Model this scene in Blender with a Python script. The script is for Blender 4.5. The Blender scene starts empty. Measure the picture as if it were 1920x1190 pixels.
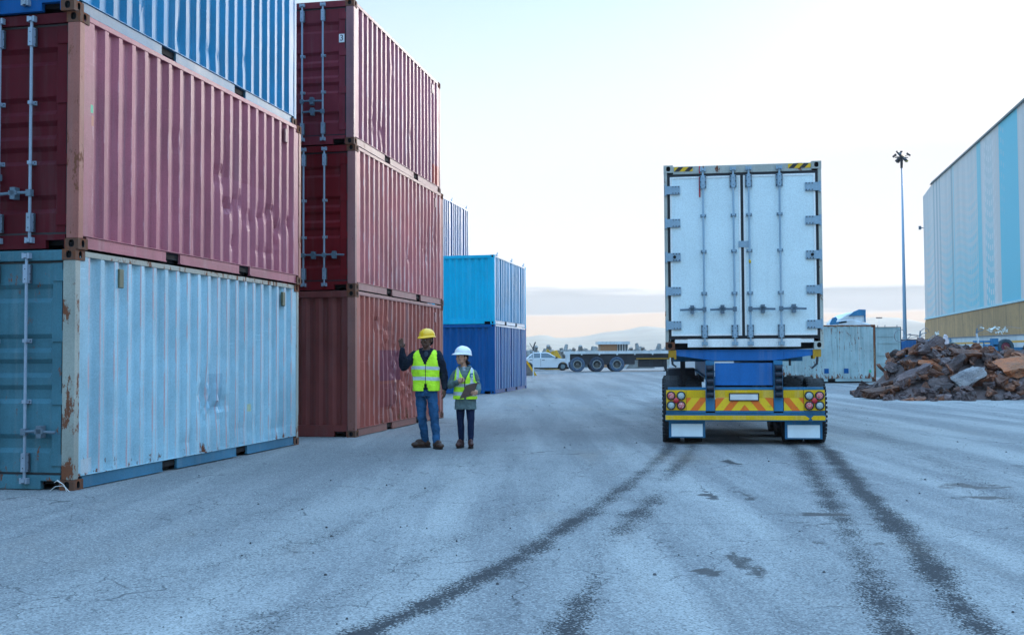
import bpy, bmesh, math, random
import numpy as np
from mathutils import Vector, Matrix, noise as mnoise
R = math.radians
scene = bpy.context.scene
col = scene.collection

# ------------------------------------------------------------------ camera
F_PX, PITCH, ROLL, CAM_H = 1994.2, 0.0364, -0.0056, 1.411
cam_d = bpy.data.cameras.new('camera')
cam_d.sensor_fit = 'HORIZONTAL'; cam_d.sensor_width = 36.0
cam_d.lens = F_PX / 1920.0 * 36.0
cam_d.clip_start = 0.1; cam_d.clip_end = 30000.0
cam_o = bpy.data.objects.new('camera', cam_d)
col.objects.link(cam_o)
fwd = Vector((0, math.cos(PITCH), math.sin(PITCH)))
upv = Vector((0, -math.sin(PITCH), math.cos(PITCH)))
rgt = Vector((1, 0, 0))
cr_, sr_ = math.cos(ROLL), math.sin(ROLL)
r2 = rgt * cr_ + upv * sr_
u2 = -rgt * sr_ + upv * cr_
m3 = Matrix((r2, u2, -fwd)).transposed()
cam_o.matrix_world = Matrix.Translation((0, 0, CAM_H)) @ m3.to_4x4()
scene.camera = cam_o

# ------------------------------------------------------------------ sky, sun, exposure
SUN_EL, SUN_AZ = R(8.0), R(38.0)          # azimuth clockwise from +Y
scene.view_settings.view_transform = 'Standard'
scene.view_settings.look = 'None'
scene.view_settings.gamma = 1.0
scene.view_settings.use_curve_mapping = False
scene.view_settings.exposure = 1.85

world = bpy.data.worlds.new('World'); scene.world = world
world.use_nodes = True
wt = world.node_tree; wt.nodes.clear()
def wn(t, **kw):
    n = wt.nodes.new(t)
    for k, v in kw.items(): setattr(n, k, v)
    return n
w_out = wn('ShaderNodeOutputWorld'); w_bg = wn('ShaderNodeBackground')
w_sky = wn('ShaderNodeTexSky', sky_type='NISHITA', sun_disc=False, sun_elevation=SUN_EL,
           sun_rotation=SUN_AZ, air_density=1.4, dust_density=0.6, ozone_density=3.0, altitude=0)
w_bg.inputs['Strength'].default_value = 0.10
w_tc = wn('ShaderNodeTexCoord'); w_sep = wn('ShaderNodeSeparateXYZ')
wt.links.new(w_tc.outputs['Generated'], w_sep.inputs[0])
def wmath(op, a, b=None, c=None, clamp=False):
    n = wn('ShaderNodeMath', operation=op, use_clamp=clamp)
    for i, v in enumerate((a, b, c)):
        if v is None: continue
        if isinstance(v, (int, float)): n.inputs[i].default_value = v
        else: wt.links.new(v, n.inputs[i])
    return n.outputs[0]
def wrange(v, a, b, c=0.0, d=1.0):
    n = wn('ShaderNodeMapRange', interpolation_type='SMOOTHSTEP')
    n.inputs['From Min'].default_value = a; n.inputs['From Max'].default_value = b
    n.inputs['To Min'].default_value = c; n.inputs['To Max'].default_value = d
    wt.links.new(v, n.inputs['Value']); return n.outputs['Result']
def wmix(f, a, b, mode='MIX'):
    n = wn('ShaderNodeMix', data_type='RGBA', blend_type=mode)
    if isinstance(f, (int, float)): n.inputs['Factor'].default_value = f
    else: wt.links.new(f, n.inputs['Factor'])
    for k, v in (('A', a), ('B', b)):
        s = [i for i in n.inputs if i.identifier == k + '_Color'][0]
        if isinstance(v, tuple): s.default_value = v + (1.0,)
        else: wt.links.new(v, s)
    return [o for o in n.outputs if o.identifier == 'Result_Color'][0]
# a thin high veil of cloud whitens the sky; a low bank of cloud lies along the horizon
w_map = wn('ShaderNodeMapping'); w_map.inputs['Scale'].default_value = (1.2, 1.2, 14.0)
wt.links.new(w_tc.outputs['Generated'], w_map.inputs[0])
w_no = wn('ShaderNodeTexNoise'); w_no.inputs['Scale'].default_value = 2.2
w_no.inputs['Detail'].default_value = 7; w_no.inputs['Roughness'].default_value = 0.5
wt.links.new(w_map.outputs[0], w_no.inputs['Vector'])
w_map2 = wn('ShaderNodeMapping'); w_map2.inputs['Scale'].default_value = (1.0, 1.0, 5.0)
wt.links.new(w_tc.outputs['Generated'], w_map2.inputs[0])
w_no2 = wn('ShaderNodeTexNoise'); w_no2.inputs['Scale'].default_value = 1.3
w_no2.inputs['Detail'].default_value = 6
wt.links.new(w_map2.outputs[0], w_no2.inputs['Vector'])
elev = w_sep.outputs['Z']
veil = wmath('MULTIPLY', wmath('ADD', wmath('MULTIPLY', w_no2.outputs['Fac'], 0.4), 0.72), wrange(elev, 0.08, 0.44, 1.25, 0.0), clamp=True)
sunward = wmath('ADD', wmath('MULTIPLY', w_sep.outputs['X'], 0.75), wmath('MULTIPLY', w_sep.outputs['Y'], 0.66))
side_f = wrange(sunward, -0.55, 0.35, 0.28, 1.0)
veil = wmath('MULTIPLY', veil, side_f)
hi_c = wmix(side_f, (1.8, 3.9, 7.0), (4.1, 7.4, 11.4))
col_s = wmix(wrange(elev, 0.34, 0.75, 0.0, 0.9), w_sky.outputs['Color'], hi_c)   # clear deep blue overhead
col_s = wmix(veil, col_s, (2.5, 2.55, 2.6))
ez = wmath('ADD', elev, wmath('MULTIPLY', wmath('SUBTRACT', w_no.outputs['Fac'], 0.5), 0.035))
bank = wmath('MULTIPLY', wrange(ez, 0.036, 0.040), wrange(ez, 0.058, 0.063, 1.0, 0.0))
glow = wrange(ez, 0.036, 0.040, 1.0, 0.0)
col_s = wmix(bank, col_s, (0.45, 0.68, 0.84))
col_s = wmix(glow, col_s, (1.75, 1.15, 0.55))
wt.links.new(col_s, w_bg.inputs['Color'])
wt.links.new(w_bg.outputs[0], w_out.inputs[0])

sun_d = bpy.data.lights.new('sun', 'SUN'); sun_d.energy = 3.5; sun_d.angle = R(22)
sun_d.color = (1.0, 0.93, 0.86)
sun_o = bpy.data.objects.new('sun', sun_d); col.objects.link(sun_o)
sd = Vector((math.sin(SUN_AZ) * math.cos(SUN_EL), math.cos(SUN_AZ) * math.cos(SUN_EL), math.sin(SUN_EL)))
sun_o.rotation_euler = (-sd).to_track_quat('-Z', 'Y').to_euler()

# ------------------------------------------------------------------ helpers
class MB:
    """collects shapes; build() links them as ONE mesh object"""
    def __init__(s): s.v = []; s.f = []; s.m = []; s.cur = 0
    def add(s, vs, fs):
        o = len(s.v); s.v.extend([tuple(v) for v in vs])
        for f in fs: s.f.append([i + o for i in f]); s.m.append(s.cur)
    def box(s, x0, x1, y0, y1, z0, z1, mat=None):
        vs = [(x, y, z) for z in (z0, z1) for y in (y0, y1) for x in (x0, x1)]
        if mat is not None: vs = [mat @ Vector(v) for v in vs]
        s.add(vs, [(0, 2, 3, 1), (4, 5, 7, 6), (0, 1, 5, 4), (1, 3, 7, 5), (3, 2, 6, 7), (2, 0, 4, 6)])
    def quadbox(s, pts8):
        s.add(pts8, [(0, 2, 3, 1), (4, 5, 7, 6), (0, 1, 5, 4), (1, 3, 7, 5), (3, 2, 6, 7), (2, 0, 4, 6)])
    def prism(s, poly, axis, a0, a1):
        """poly = 2D points; extruded along axis 'x','y' or 'z'"""
        def P(p, a):
            return {'x': (a, p[0], p[1]), 'y': (p[0], a, p[1]), 'z': (p[0], p[1], a)}[axis]
        n = len(poly); vs = [P(p, a0) for p in poly] + [P(p, a1) for p in poly]
        fs = [tuple(range(n))[::-1], tuple(range(n, 2 * n))]
        for i in range(n): fs.append((i, (i + 1) % n, (i + 1) % n + n, i + n))
        s.add(vs, fs)
    def tube(s, pts, rad, n=8, cap=True, flat=None):
        pts = [Vector(p) for p in pts]
        if not isinstance(rad, (list, tuple)): rad = [rad] * len(pts)
        rings = []; prev = None
        for i, p in enumerate(pts):
            d = (pts[min(i + 1, len(pts) - 1)] - pts[max(i - 1, 0)]).normalized()
            if prev is None:
                a = Vector((0, 0, 1)) if abs(d.z) < 0.9 else Vector((1, 0, 0))
                u = d.cross(a).normalized()
            else:
                u = (prev - d * prev.dot(d)).normalized()
            prev = u; w = d.cross(u)
            rr = rad[i]; rx, ry = (rr if isinstance(rr, (tuple, list)) else (rr, rr))
            rings.append([p + u * (rx * math.cos(2 * math.pi * k / n)) + w * (ry * math.sin(2 * math.pi * k / n)) for k in range(n)])
        vs = [v for r in rings for v in r]; fs = []
        for i in range(len(rings) - 1):
            for k in range(n):
                a = i * n + k; b = i * n + (k + 1) % n
                fs.append((a, b, b + n, a + n))
        if cap:
            fs.append(tuple(range(n))[::-1]); o = (len(rings) - 1) * n
            fs.append(tuple(range(o, o + n)))
        s.add(vs, fs)
    def lathe(s, prof, c, axis='z', n=24, mat=None):
        """prof = [(r, h)...] about axis through c"""
        rings = []
        for r, h in prof:
            ring = []
            for k in range(n):
                a = 2 * math.pi * k / n; x, y = r * math.cos(a), r * math.sin(a)
                v = {'z': (x, y, h), 'x': (h, x, y), 'y': (y, h, x)}[axis]
                ring.append(Vector(v) + Vector(c))
            rings.append(ring)
        vs = [v for r in rings for v in r]
        if mat is not None: vs = [mat @ v for v in vs]
        fs = []
        for i in range(len(rings) - 1):
            for k in range(n):
                a = i * n + k; b = i * n + (k + 1) % n
                fs.append((a, b, b + n, a + n))
        s.add(vs, fs)
    def build(s, name, mats, parent=None, smooth=False, bevel=0, loc=None):
        me = bpy.data.meshes.new(name)
        me.from_pydata(s.v, [], s.f)
        if not isinstance(mats, (list, tuple)): mats = [mats]
        for m in mats: me.materials.append(m)
        if len(mats) > 1: me.polygons.foreach_set('material_index', s.m)
        if smooth: me.polygons.foreach_set('use_smooth', [True] * len(me.polygons))
        me.validate(); me.update()
        o = bpy.data.objects.new(name, me); col.objects.link(o)
        if parent is not None: o.parent = parent
        if loc is not None: o.location = loc
        if bevel:
            b = o.modifiers.new('bevel', 'BEVEL'); b.width = bevel; b.segments = 2; b.limit_method = 'ANGLE'
            b.angle_limit = R(40)
        return o

def tag(o, label=None, cat=None, group=None, kind=None):
    if label: o['label'] = label
    if cat: o['category'] = cat
    if group: o['group'] = group
    if kind: o['kind'] = kind
    return o
def empty(name, loc=(0, 0, 0), rz=0.0):
    o = bpy.data.objects.new(name, None); col.objects.link(o)
    o.empty_display_size = 0.2
    o.location = loc; o.rotation_euler = (0, 0, rz); return o
def copy_tree(o, parent=None):
    c = o.copy(); col.objects.link(c); c.parent = parent
    for ch in list(o.children): copy_tree(ch, c)
    return c
def fbm(x, y, z=0.0, o=4):
    return mnoise.fractal(Vector((x, y, z)), 1.0, 2.0, o)

# ------------------------------------------------------------------ materials
class NT:
    def __init__(s, name):
        s.m = bpy.data.materials.new(name); s.m.use_nodes = True
        s.t = s.m.node_tree; s.b = s.t.nodes['Principled BSDF']
        s.tc = s.t.nodes.new('ShaderNodeTexCoord')
    def n(s, t, **kw):
        x = s.t.nodes.new(t)
        for k, v in kw.items(): setattr(x, k, v)
        return x
    def link(s, a, b): s.t.links.new(a, b)
    def vec(s, scale=(1, 1, 1), loc=(0, 0, 0), rot=(0, 0, 0), src='Object'):
        m = s.n('ShaderNodeMapping'); m.inputs['Scale'].default_value = scale
        m.inputs['Location'].default_value = loc; m.inputs['Rotation'].default_value = rot
        s.link(s.tc.outputs[src], m.inputs[0]); return m.outputs[0]
    def noise(s, vec, scale, detail=4, rough=0.5, dist=0.0):
        x = s.n('ShaderNodeTexNoise'); x.inputs['Scale'].default_value = scale
        x.inputs['Detail'].default_value = detail; x.inputs['Roughness'].default_value = rough
        x.inputs['Distortion'].default_value = dist
        if vec is not None: s.link(vec, x.inputs['Vector'])
        return x.outputs['Fac']
    def math(s, op, a, b=None, c=None, clamp=False):
        x = s.n('ShaderNodeMath', operation=op, use_clamp=clamp)
        for i, v in enumerate((a, b, c)):
            if v is None: continue
            if isinstance(v, (int, float)): x.inputs[i].default_value = v
            else: s.link(v, x.inputs[i])
        return x.outputs[0]
    def ramp(s, v, a, b, c=0.0, d=1.0, smooth=True):
        x = s.n('ShaderNodeMapRange', interpolation_type='SMOOTHSTEP' if smooth else 'LINEAR')
        for k, q in (('From Min', a), ('From Max', b), ('To Min', c), ('To Max', d)): x.inputs[k].default_value = q
        s.link(v, x.inputs['Value']); return x.outputs['Result']
    def mix(s, f, a, b, mode='MIX'):
        x = s.n('ShaderNodeMix', data_type='RGBA', blend_type=mode)
        if isinstance(f, (int, float)): x.inputs['Factor'].default_value = f
        else: s.link(f, x.inputs['Factor'])
        for k, v in (('A', a), ('B', b)):
            sk = [i for i in x.inputs if i.identifier == k + '_Color'][0]
            if isinstance(v, (tuple, list)): sk.default_value = tuple(v)[:3] + (1.0,)
            else: s.link(v, sk)
        return [o for o in x.outputs if o.identifier == 'Result_Color'][0]
    def sep(s, src='Object'):
        x = s.n('ShaderNodeSeparateXYZ'); s.link(s.tc.outputs[src], x.inputs[0]); return x.outputs
    def bump(s, h, strength=0.3, dist=0.01):
        b = s.n('ShaderNodeBump'); b.inputs['Strength'].default_value = strength
        b.inputs['Distance'].default_value = dist; s.link(h, b.inputs['Height'])
        s.link(b.outputs[0], s.b.inputs['Normal'])
    def out(s, color=None, rough=None, metal=0.0, spec=None):
        if color is not None:
            if isinstance(color, (tuple, list)): s.b.inputs['Base Color'].default_value = tuple(color)[:3] + (1,)
            else: s.link(color, s.b.inputs['Base Color'])
        if rough is not None:
            if isinstance(rough, (int, float)): s.b.inputs['Roughness'].default_value = rough
            else: s.link(rough, s.b.inputs['Roughness'])
        s.b.inputs['Metallic'].default_value = metal
        if spec is not None: s.b.inputs['Specular IOR Level'].default_value = spec
        return s.m
RUST = (0.13, 0.045, 0.022)
def paint(name, c, rust=0.3, rough=0.5, var=0.18, streak=0.25, wear=0.0, wear_lit_col=(0.45, 0.25, 0.2), seed=0.0, lowrust=0.0, spec=0.25, scratch=0.0, rustcol=RUST, **kw):
    k = NT(name); off = (seed * 7.3, seed * 3.1, seed * 1.7)
    big = k.noise(k.vec((1, 1, 1), off), 0.9, 6, 0.6)
    colr = k.mix(k.ramp(big, 0.3, 0.7, 0, 1), tuple(x * (1 - var) for x in c), tuple(min(1, x * (1 + var)) for x in c))
    st = k.noise(k.vec((7, 7, 0.35), off), 1.0, 6, 0.62)
    grey = sum(c) / 3
    colr = k.mix(k.ramp(st, 0.5, 0.72, 0, streak), colr, tuple(0.5 * x + 0.5 * grey * 1.5 + 0.03 for x in c))
    st2 = k.noise(k.vec((9, 9, 0.5), (off[0] + 5, off[1], off[2])), 1.0, 5, 0.6)
    colr = k.mix(k.ramp(st2, 0.52, 0.75, 0, streak), colr, tuple(0.45 * x for x in c))
    rz = k.noise(k.vec((1, 1, 0.42), off), 8.5, 10, 0.75)
    hs = k.noise(k.vec((1, 1, 1), off), 1.1, 3, 0.5)
    thr = k.math('ADD', rz, k.math('MULTIPLY', k.math('SUBTRACT', hs, 0.5), 0.3))
    if lowrust:
        zz = k.sep()['Z']
        thr = k.math('ADD', thr, k.ramp(zz, 0.55, 0.15, 0.0, lowrust))
    e = 0.78 - 0.22 * rust
    rc = k.mix(k.noise(k.vec(), 22, 5, 0.6), rustcol, tuple(x * 1.7 for x in rustcol))
    rmask = k.ramp(thr, e, e + 0.05)
    colr = k.mix(rmask, colr, rc)
    if scratch:
        sc = k.noise(k.vec((0.7, 1.4, 26), (off[0], 2, 3)), 1.6, 3, 0.5, 0.4)
        sc2 = k.noise(k.vec((1, 1, 1), (9, off[1], 0)), 1.7, 3)
        colr = k.mix(k.math('MULTIPLY', k.ramp(sc, 0.64, 0.68, 0, scratch), k.ramp(sc2, 0.5, 0.6)), colr, tuple(min(1, x * 1.6 + 0.12) for x in c))
    if wear:
        g = k.n('ShaderNodeAttribute', attribute_name='ridge')
        wn_ = k.noise(k.vec((3, 3, 0.9), off), 2.2, 6, 0.65)
        wm = k.math('MULTIPLY', k.ramp(g.outputs['Fac'], 0.35, 0.75), k.ramp(wn_, 0.6 - 0.25 * wear, 0.8 - 0.25 * wear), clamp=True)
        colr = k.mix(wm, colr, wear_lit_col)  # ridge wear; on the far sides also rib light put into the colour
    if kw.get('patches'):
        ss = k.sep(); jit = k.math('MULTIPLY', k.math('SUBTRACT', k.noise(k.vec(), 9, 3), .5), .012)
        py_ = k.math('ADD', ss['Y'], jit); pz_ = k.math('ADD', ss['Z'], jit)
        for (a0, a1, b0, b1, pc, pa) in kw['patches']:
            mk = k.math('MULTIPLY', k.math('MULTIPLY', k.ramp(py_, a0, a0 + .01), k.ramp(py_, a1, a1 - .01)), k.math('MULTIPLY', k.ramp(pz_, b0, b0 + .01), k.ramp(pz_, b1, b1 - .01)))
            colr = k.mix(k.math('MULTIPLY', mk, pa), colr, pc)
    fine = k.noise(k.vec(), 60, 4, 0.6)
    colr = k.mix(k.ramp(fine, 0.35, 0.7, 0.0, 0.16), colr, (0.02, 0.02, 0.025))
    k.bump(k.math('ADD', k.math('MULTIPLY', k.noise(k.vec(), 2.3, 3), 1.0), k.math('MULTIPLY', fine, 0.06)), 0.35, 0.02)
    rr = k.math('ADD', k.math('MULTIPLY', big, 0.2), k.math('MULTIPLY', rmask, 0.3))
    return k.out(colr, k.math('ADD', rr, rough - 0.1), 0.0, spec)
def plain(name, c, rough=0.6, metal=0.0, var=0.15, scale=6, bump=0.15, spec=0.4):
    k = NT(name); n = k.noise(k.vec(), scale, 6, 0.6)
    colr = k.mix(k.ramp(n, 0.3, 0.7), tuple(x * (1 - var) for x in c), tuple(min(1, x * (1 + var)) for x in c))
    if bump: k.bump(k.noise(k.vec(), scale * 8, 4), bump, 0.004)
    return k.out(colr, rough, metal, spec)
M = {}
M['galv'] = paint('galvanised_bar', (0.26, 0.33, 0.42), rust=0.25, rough=0.5, streak=0.3, spec=0.5)
M['galv_dark'] = paint('dull_galvanised_bar', (0.12, 0.17, 0.22), rust=0.5, rough=0.55)
M['rubber'] = plain('black_gasket', (0.012, 0.014, 0.02), 0.55)
M['dark'] = plain('dark_void', (0.008, 0.008, 0.01), 0.9)
M['casting'] = paint('rusty_casting', (0.12, 0.055, 0.035), rust=1.4, rough=0.75, streak=0.2)
M['white'] = plain('white_paint', (0.75, 0.77, 0.78), 0.5, var=0.06)
M['sticker'] = plain('white_sticker', (0.7, 0.7, 0.7), 0.5, var=0.08)
M['red_tag'] = plain('red_paint', (0.5, 0.03, 0.05), 0.5)
M['green'] = plain('green_sticker', (0.03, 0.4, 0.2), 0.5)
M['tyre'] = plain('tyre_rubber', (0.022, 0.024, 0.028), 0.75, var=0.4, scale=9, bump=0.4)
# ------------------------------------------------------------------ ground
def gz_np(x, y):
    z = np.clip(y - 38.0, 0, 45.0) * 0.0075
    z = z + np.clip(x - 6, 0, 12) * np.clip((y - 40) / 10, 0, 1) * 0.004
    return z
def gz(x, y): return float(gz_np(np.array(float(x)), np.array(float(y))))
def axis_pts(segs):
    out = []
    for a, b, d in segs:
        n = max(1, int(round((b - a) / d))); out += list(np.linspace(a, b, n, endpoint=False))
    out.append(segs[-1][1]); return np.array(out)
xs = axis_pts([(-4000, -1500, 500), (-1500, -200, 130), (-200, -30, 17), (-30, -8, 1.1), (-8, 8, 0.07), (8, 20, 0.3), (20, 60, 4), (60, 200, 14), (200, 1500, 130), (1500, 4000, 500)])
ys = axis_pts([(-300, -20, 35), (-20, 3, 1.5), (3, 16, 0.06), (16, 30, 0.14), (30, 60, 0.6), (60, 130, 4), (130, 600, 40), (600, 3600, 400)])
GX, GY = np.meshgrid(xs, ys)
GZ = gz_np(GX, GY)
GZ = GZ + np.where((np.abs(GX) < 12) & (GY < 40) & (GY > 2), 0.006 * np.sin(GX * 0.9 + GY * 0.23) * np.sin(GY * 0.35 + 1.0), 0)
rng = np.random.RandomState(4)
def vnoise(X, Y, sc, seed):
    r = np.random.RandomState(seed).rand(64, 64)
    x = (X * sc) % 64; y = (Y * sc) % 64
    xi = np.floor(x).astype(int); yi = np.floor(y).astype(int); fx = x - xi; fy = y - yi
    fx = fx * fx * (3 - 2 * fx); fy = fy * fy * (3 - 2 * fy); xi %= 64; yi %= 64
    x1 = (xi + 1) % 64; y1 = (yi + 1) % 64
    return (r[yi, xi] * (1 - fx) + r[yi, x1] * fx) * (1 - fy) + (r[y1, xi] * (1 - fx) + r[y1, x1] * fx) * fy
def strip(pts, w0, w1, soft=0.95):
    w0 *= 1.6; w1 *= 1.6
    """0..1 mask of a worn wheel track along a polyline"""
    out = np.zeros_like(GX)
    P = np.array([p[:2] for p in pts]); st = [p[2] if len(p) > 2 else 1.0 for p in pts]
    n = len(P) - 1
    for i in range(n):
        a, b = P[i], P[i + 1]; d = b - a; L2 = d @ d
        t = np.clip(((GX - a[0]) * d[0] + (GY - a[1]) * d[1]) / L2, 0, 1)
        dist = np.hypot(GX - a[0] - t * d[0], GY - a[1] - t * d[1])
        dist = dist + (vnoise(GX, GY, 2.3, 7) - 0.5) * 0.10 + (vnoise(GX, GY, 7.0, 8) - 0.5) * 0.06
        u = (i + t) / n; w = w0 + (w1 - w0) * u
        s = st[i] * (1 - t) + st[i + 1] * t
        out = np.maximum(out, np.clip((w - dist) / (w * soft), 0, 1) * s)
    return out
wear = np.zeros_like(GX)
for pts, a, b in [
    ([(2.49, 17.0, .9), (2.40, 16.2, .9), (1.82, 13.87, .75), (1.18, 11.39, .8), (0.54, 9.2, 1), (0.07, 7.62, .95), (-0.36, 6.43, 1), (-0.85, 5.3, 1), (-1.6, 3.9, 1)], .13, .11),
    ([(2.82, 17.0, .7), (2.71, 16.03, .7), (2.0, 13.21, .9), (1.62, 11.5, .2), (1.3, 10.2, .9), (0.95, 9.0, .75), (.66, 7.9, .35), (.45, 7.0, .3)], .13, .16),
    ([(0.62, 7.4, .1), (0.5, 6.7, .8), (0.35, 6.0, .9), (0.25, 5.2, .9), (0.1, 4.2, .8)], .10, .13),
    ([(4.38, 17.0, .8), (4.22, 15.6, .8), (3.53, 12.54, .85), (3.04, 10.27, .9), (2.64, 8.44, .75), (2.34, 7.17, .7), (2.06, 6.0, .9), (1.75, 4.4, .9)], .16, .13),
    ([(4.8, 17.0, .9), (4.6, 15.5, 1), (3.93, 12.52, 1), (3.4, 10.07, 1), (3.01, 8.18, .95), (2.7, 6.81, 1), (2.45, 5.8, 1), (2.1, 4.2, 1)], .15, .12),
    ([(-3.0, 5.6, .25), (-1.5, 8.33, .4), (-1.0, 10.9, .4), (-0.4, 13.2, .3), (.4, 17, .2)], .16, .10),
    ([(-4.2, 4.2, .45), (-3.0, 7.0, .3), (-2.2, 10.0, .35), (-1.9, 14, .2)], .3, .2),
    ([(-2.0, 4.0, .5), (-.9, 6.8, .35), (.2, 10.2, .35), (1.0, 14, .3)], .28, .2),
    ([(3.4, 4.5, .4), (4.3, 8.0, .45), (5.4, 13.0, .4), (6.6, 20, .4)], .35, .3),
    ([(.0, 7.0, .35), (.45, 9.0, .3), (1.0, 12, .3), (1.7, 15.5, .3)], .22, .16)]:
    wear = np.maximum(wear, strip(pts, a, b))
stain = np.zeros_like(GX)
for (x, y, rx, ry, s) in [(2.87, 14.02, .10, .45, .8), (1.98, 10.62, .10, .42, .9), (2.31, 10.61, .08, .5, .7), (1.27, 7.02, .10, .16, .9),
                          (1.57, 7.28, .09, .45, .7), (2.29, 8.02, .09, .12, .8), (2.71, 9.42, .34, .10, .9), (2.83, 8.91, .22, .06, .8),
                          (2.42, 9.42, .20, .05, .8), (2.42, 9.0, .18, .04, .8), (4.86, 11.36, .35, .30, .7), (4.66, 10.51, .30, .14, .7),
                          (2.72, 12.87, .1, .3, .5), (2.69, 7.96, .12, .07, .7), (2.05, 12.0, .07, .8, .4), (2.6, 12.2, .05, .9, .35),
                          (3.6, 18.2, 1.2, 1.0, .3), (13.5, 30.6, 3.2, .8, .5), (-3.0, 10.6, .7, .4, .22)]:
    dx = (GX - x) / rx; dy = (GY - y) / ry
    d = np.sqrt(dx * dx + dy * dy) + (vnoise(GX, GY, 7.0, 11) - 0.5) * 1.1 + (vnoise(GX, GY, 13.0, 12) - 0.5) * 0.9
    stain = np.maximum(stain, s * np.clip((1.15 - d) / 0.45, 0, 1))
band = np.zeros_like(GX)
for pts, a, b in [([(2.6, 17), (1.7, 13), (.7, 9.2), (-.2, 6.4), (-1.5, 3.6)], .45, .42), ([(4.5, 17), (3.6, 12), (2.9, 8.5), (2.3, 5.8), (1.9, 3.6)], .5, .45),
                  ([(-2.4, 16), (-2.6, 10), (-3.4, 6), (-4.6, 3.5)], .5, .5), ([(-.4, 18), (-.9, 12), (-1.7, 7.5), (-2.9, 4)], .28, .3), ([(1.2, 22), (.6, 14), (-.2, 9), (-1.0, 6), (-2.0, 3.5)], .25, .3),
                  ([(7.5, 24), (5.8, 14), (4.8, 9), (4.0, 5), (3.6, 3.5)], .5, .4), ([(9.5, 24), (7.4, 14), (6.2, 9), (5.2, 5)], .4, .35), ([(3.5, 17), (2.9, 12), (2.0, 7), (1.2, 3.6)], .18, .2)]:
    band = np.maximum(band, strip([p + (.7 + .3 * math.sin(p[1]),) for p in pts], a, b, 1.0))
ny, nx = GX.shape
verts = np.stack([GX.ravel(), GY.ravel(), GZ.ravel()], 1)
idx = np.arange(ny * nx).reshape(ny, nx)
faces = np.stack([idx[:-1, :-1].ravel(), idx[:-1, 1:].ravel(), idx[1:, 1:].ravel(), idx[1:, :-1].ravel()], 1)
gme = bpy.data.meshes.new('ground')
gme.vertices.add(len(verts)); gme.vertices.foreach_set('co', verts.ravel().astype(np.float32))
gme.loops.add(faces.size); gme.loops.foreach_set('vertex_index', faces.ravel().astype(np.int32))
gme.polygons.add(len(faces)); gme.polygons.foreach_set('loop_start', np.arange(0, faces.size, 4, dtype=np.int32))
gme.polygons.foreach_set('use_smooth', np.ones(len(faces), dtype=bool))
gme.update(calc_edges=True)
for nm, arr in (('wear', wear), ('stain', stain), ('band', band)):
    at_ = gme.attributes.new(nm, 'FLOAT', 'POINT'); at_.data.foreach_set('value', arr.ravel().astype(np.float32))
ground = bpy.data.objects.new('ground', gme); col.objects.link(ground)
tag(ground, 'grey worn asphalt yard with dark wheel tracks', kind='structure')

k = NT('worn_asphalt')
def attr(nm):
    a = k.n('ShaderNodeAttribute', attribute_name=nm); return a.outputs['Fac']
v0 = k.vec()
fine = k.noise(v0, 75, 3, 0.7); fine2 = k.noise(k.vec((1, 1, 1), (3, 5, 1)), 40, 5, 0.75)
mid = k.noise(v0, 1.6, 8, 0.68); big = k.noise(k.vec((1, 0.35, 1), rot=(0, 0, 0.2)), 0.32, 6, 0.6)
lanes = k.noise(k.vec((1.0, 0.06, 1), rot=(0, 0, 0.22)), 1.3, 5, 0.6)
c = k.mix(k.ramp(big, 0.35, 0.65), (0.19, 0.19, 0.195), (0.29, 0.287, 0.282))
c = k.mix(k.ramp(mid, 0.42, 0.75, 0, 0.5), c, (0.15, 0.15, 0.155))
c = k.mix(k.ramp(lanes, 0.5, 0.62, 0, 0.7), c, (0.33, 0.325, 0.315))
c = k.mix(k.ramp(lanes, 0.5, 0.40, 0, 0.6), c, (0.13, 0.132, 0.14))
# left strip darkened: shade beside the stacks is put into the tarmac colour
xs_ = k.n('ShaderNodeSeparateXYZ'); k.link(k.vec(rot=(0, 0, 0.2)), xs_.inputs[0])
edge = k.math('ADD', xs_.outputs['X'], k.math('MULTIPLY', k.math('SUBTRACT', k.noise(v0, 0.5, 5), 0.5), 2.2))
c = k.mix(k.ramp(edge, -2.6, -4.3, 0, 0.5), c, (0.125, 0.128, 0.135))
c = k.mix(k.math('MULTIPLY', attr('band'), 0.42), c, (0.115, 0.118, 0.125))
# aggregate: pale stones and dark pits
vo = k.n('ShaderNodeTexVoronoi'); vo.inputs['Scale'].default_value = 88; k.link(v0, vo.inputs['Vector'])
cell = k.n('ShaderNodeSeparateColor'); k.link(vo.outputs['Color'], cell.inputs[0])
c = k.mix(k.ramp(cell.outputs[0], 0.35, 1.0, 0, 0.34), c, (0.50, 0.50, 0.49))
c = k.mix(k.ramp(cell.outputs[1], 0.5, 1.0, 0, 0.6), c, (0.045, 0.045, 0.05))
c = k.mix(k.ramp(fine2, 0.5, 0.8, 0, 0.5), c, (0.09, 0.09, 0.095))
# worn wheel tracks: bare dark coarse aggregate showing between dust
w = attr('wear')
spk = k.math('ADD', k.math('MULTIPLY', fine2, 0.9), k.math('MULTIPLY', cell.outputs[2], 0.45))
spk = k.math('ADD', spk, k.math('MULTIPLY', k.noise(k.vec((1, 1, 1), (7, 7, 0)), 5.5, 6, .75), 0.55))
wm = k.ramp(k.math('ADD', spk, k.math('MULTIPLY', w, 0.66)), 1.28, 1.42)
wm = k.math('MULTIPLY', wm, k.ramp(w, 0.02, 0.35), clamp=True)
c = k.mix(k.math('MULTIPLY', wm, 0.95), c, (0.022, 0.022, 0.026))
s_ = attr('stain')
sm = k.ramp(k.math('ADD', k.math('MULTIPLY', spk, 0.55), k.math('MULTIPLY', s_, 0.92)), 0.98, 1.14)
sm = k.math('MULTIPLY', sm, k.ramp(s_, 0.02, 0.3), clamp=True)
c = k.mix(k.math('MULTIPLY', sm, 0.92), c, (0.025, 0.024, 0.027))
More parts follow.
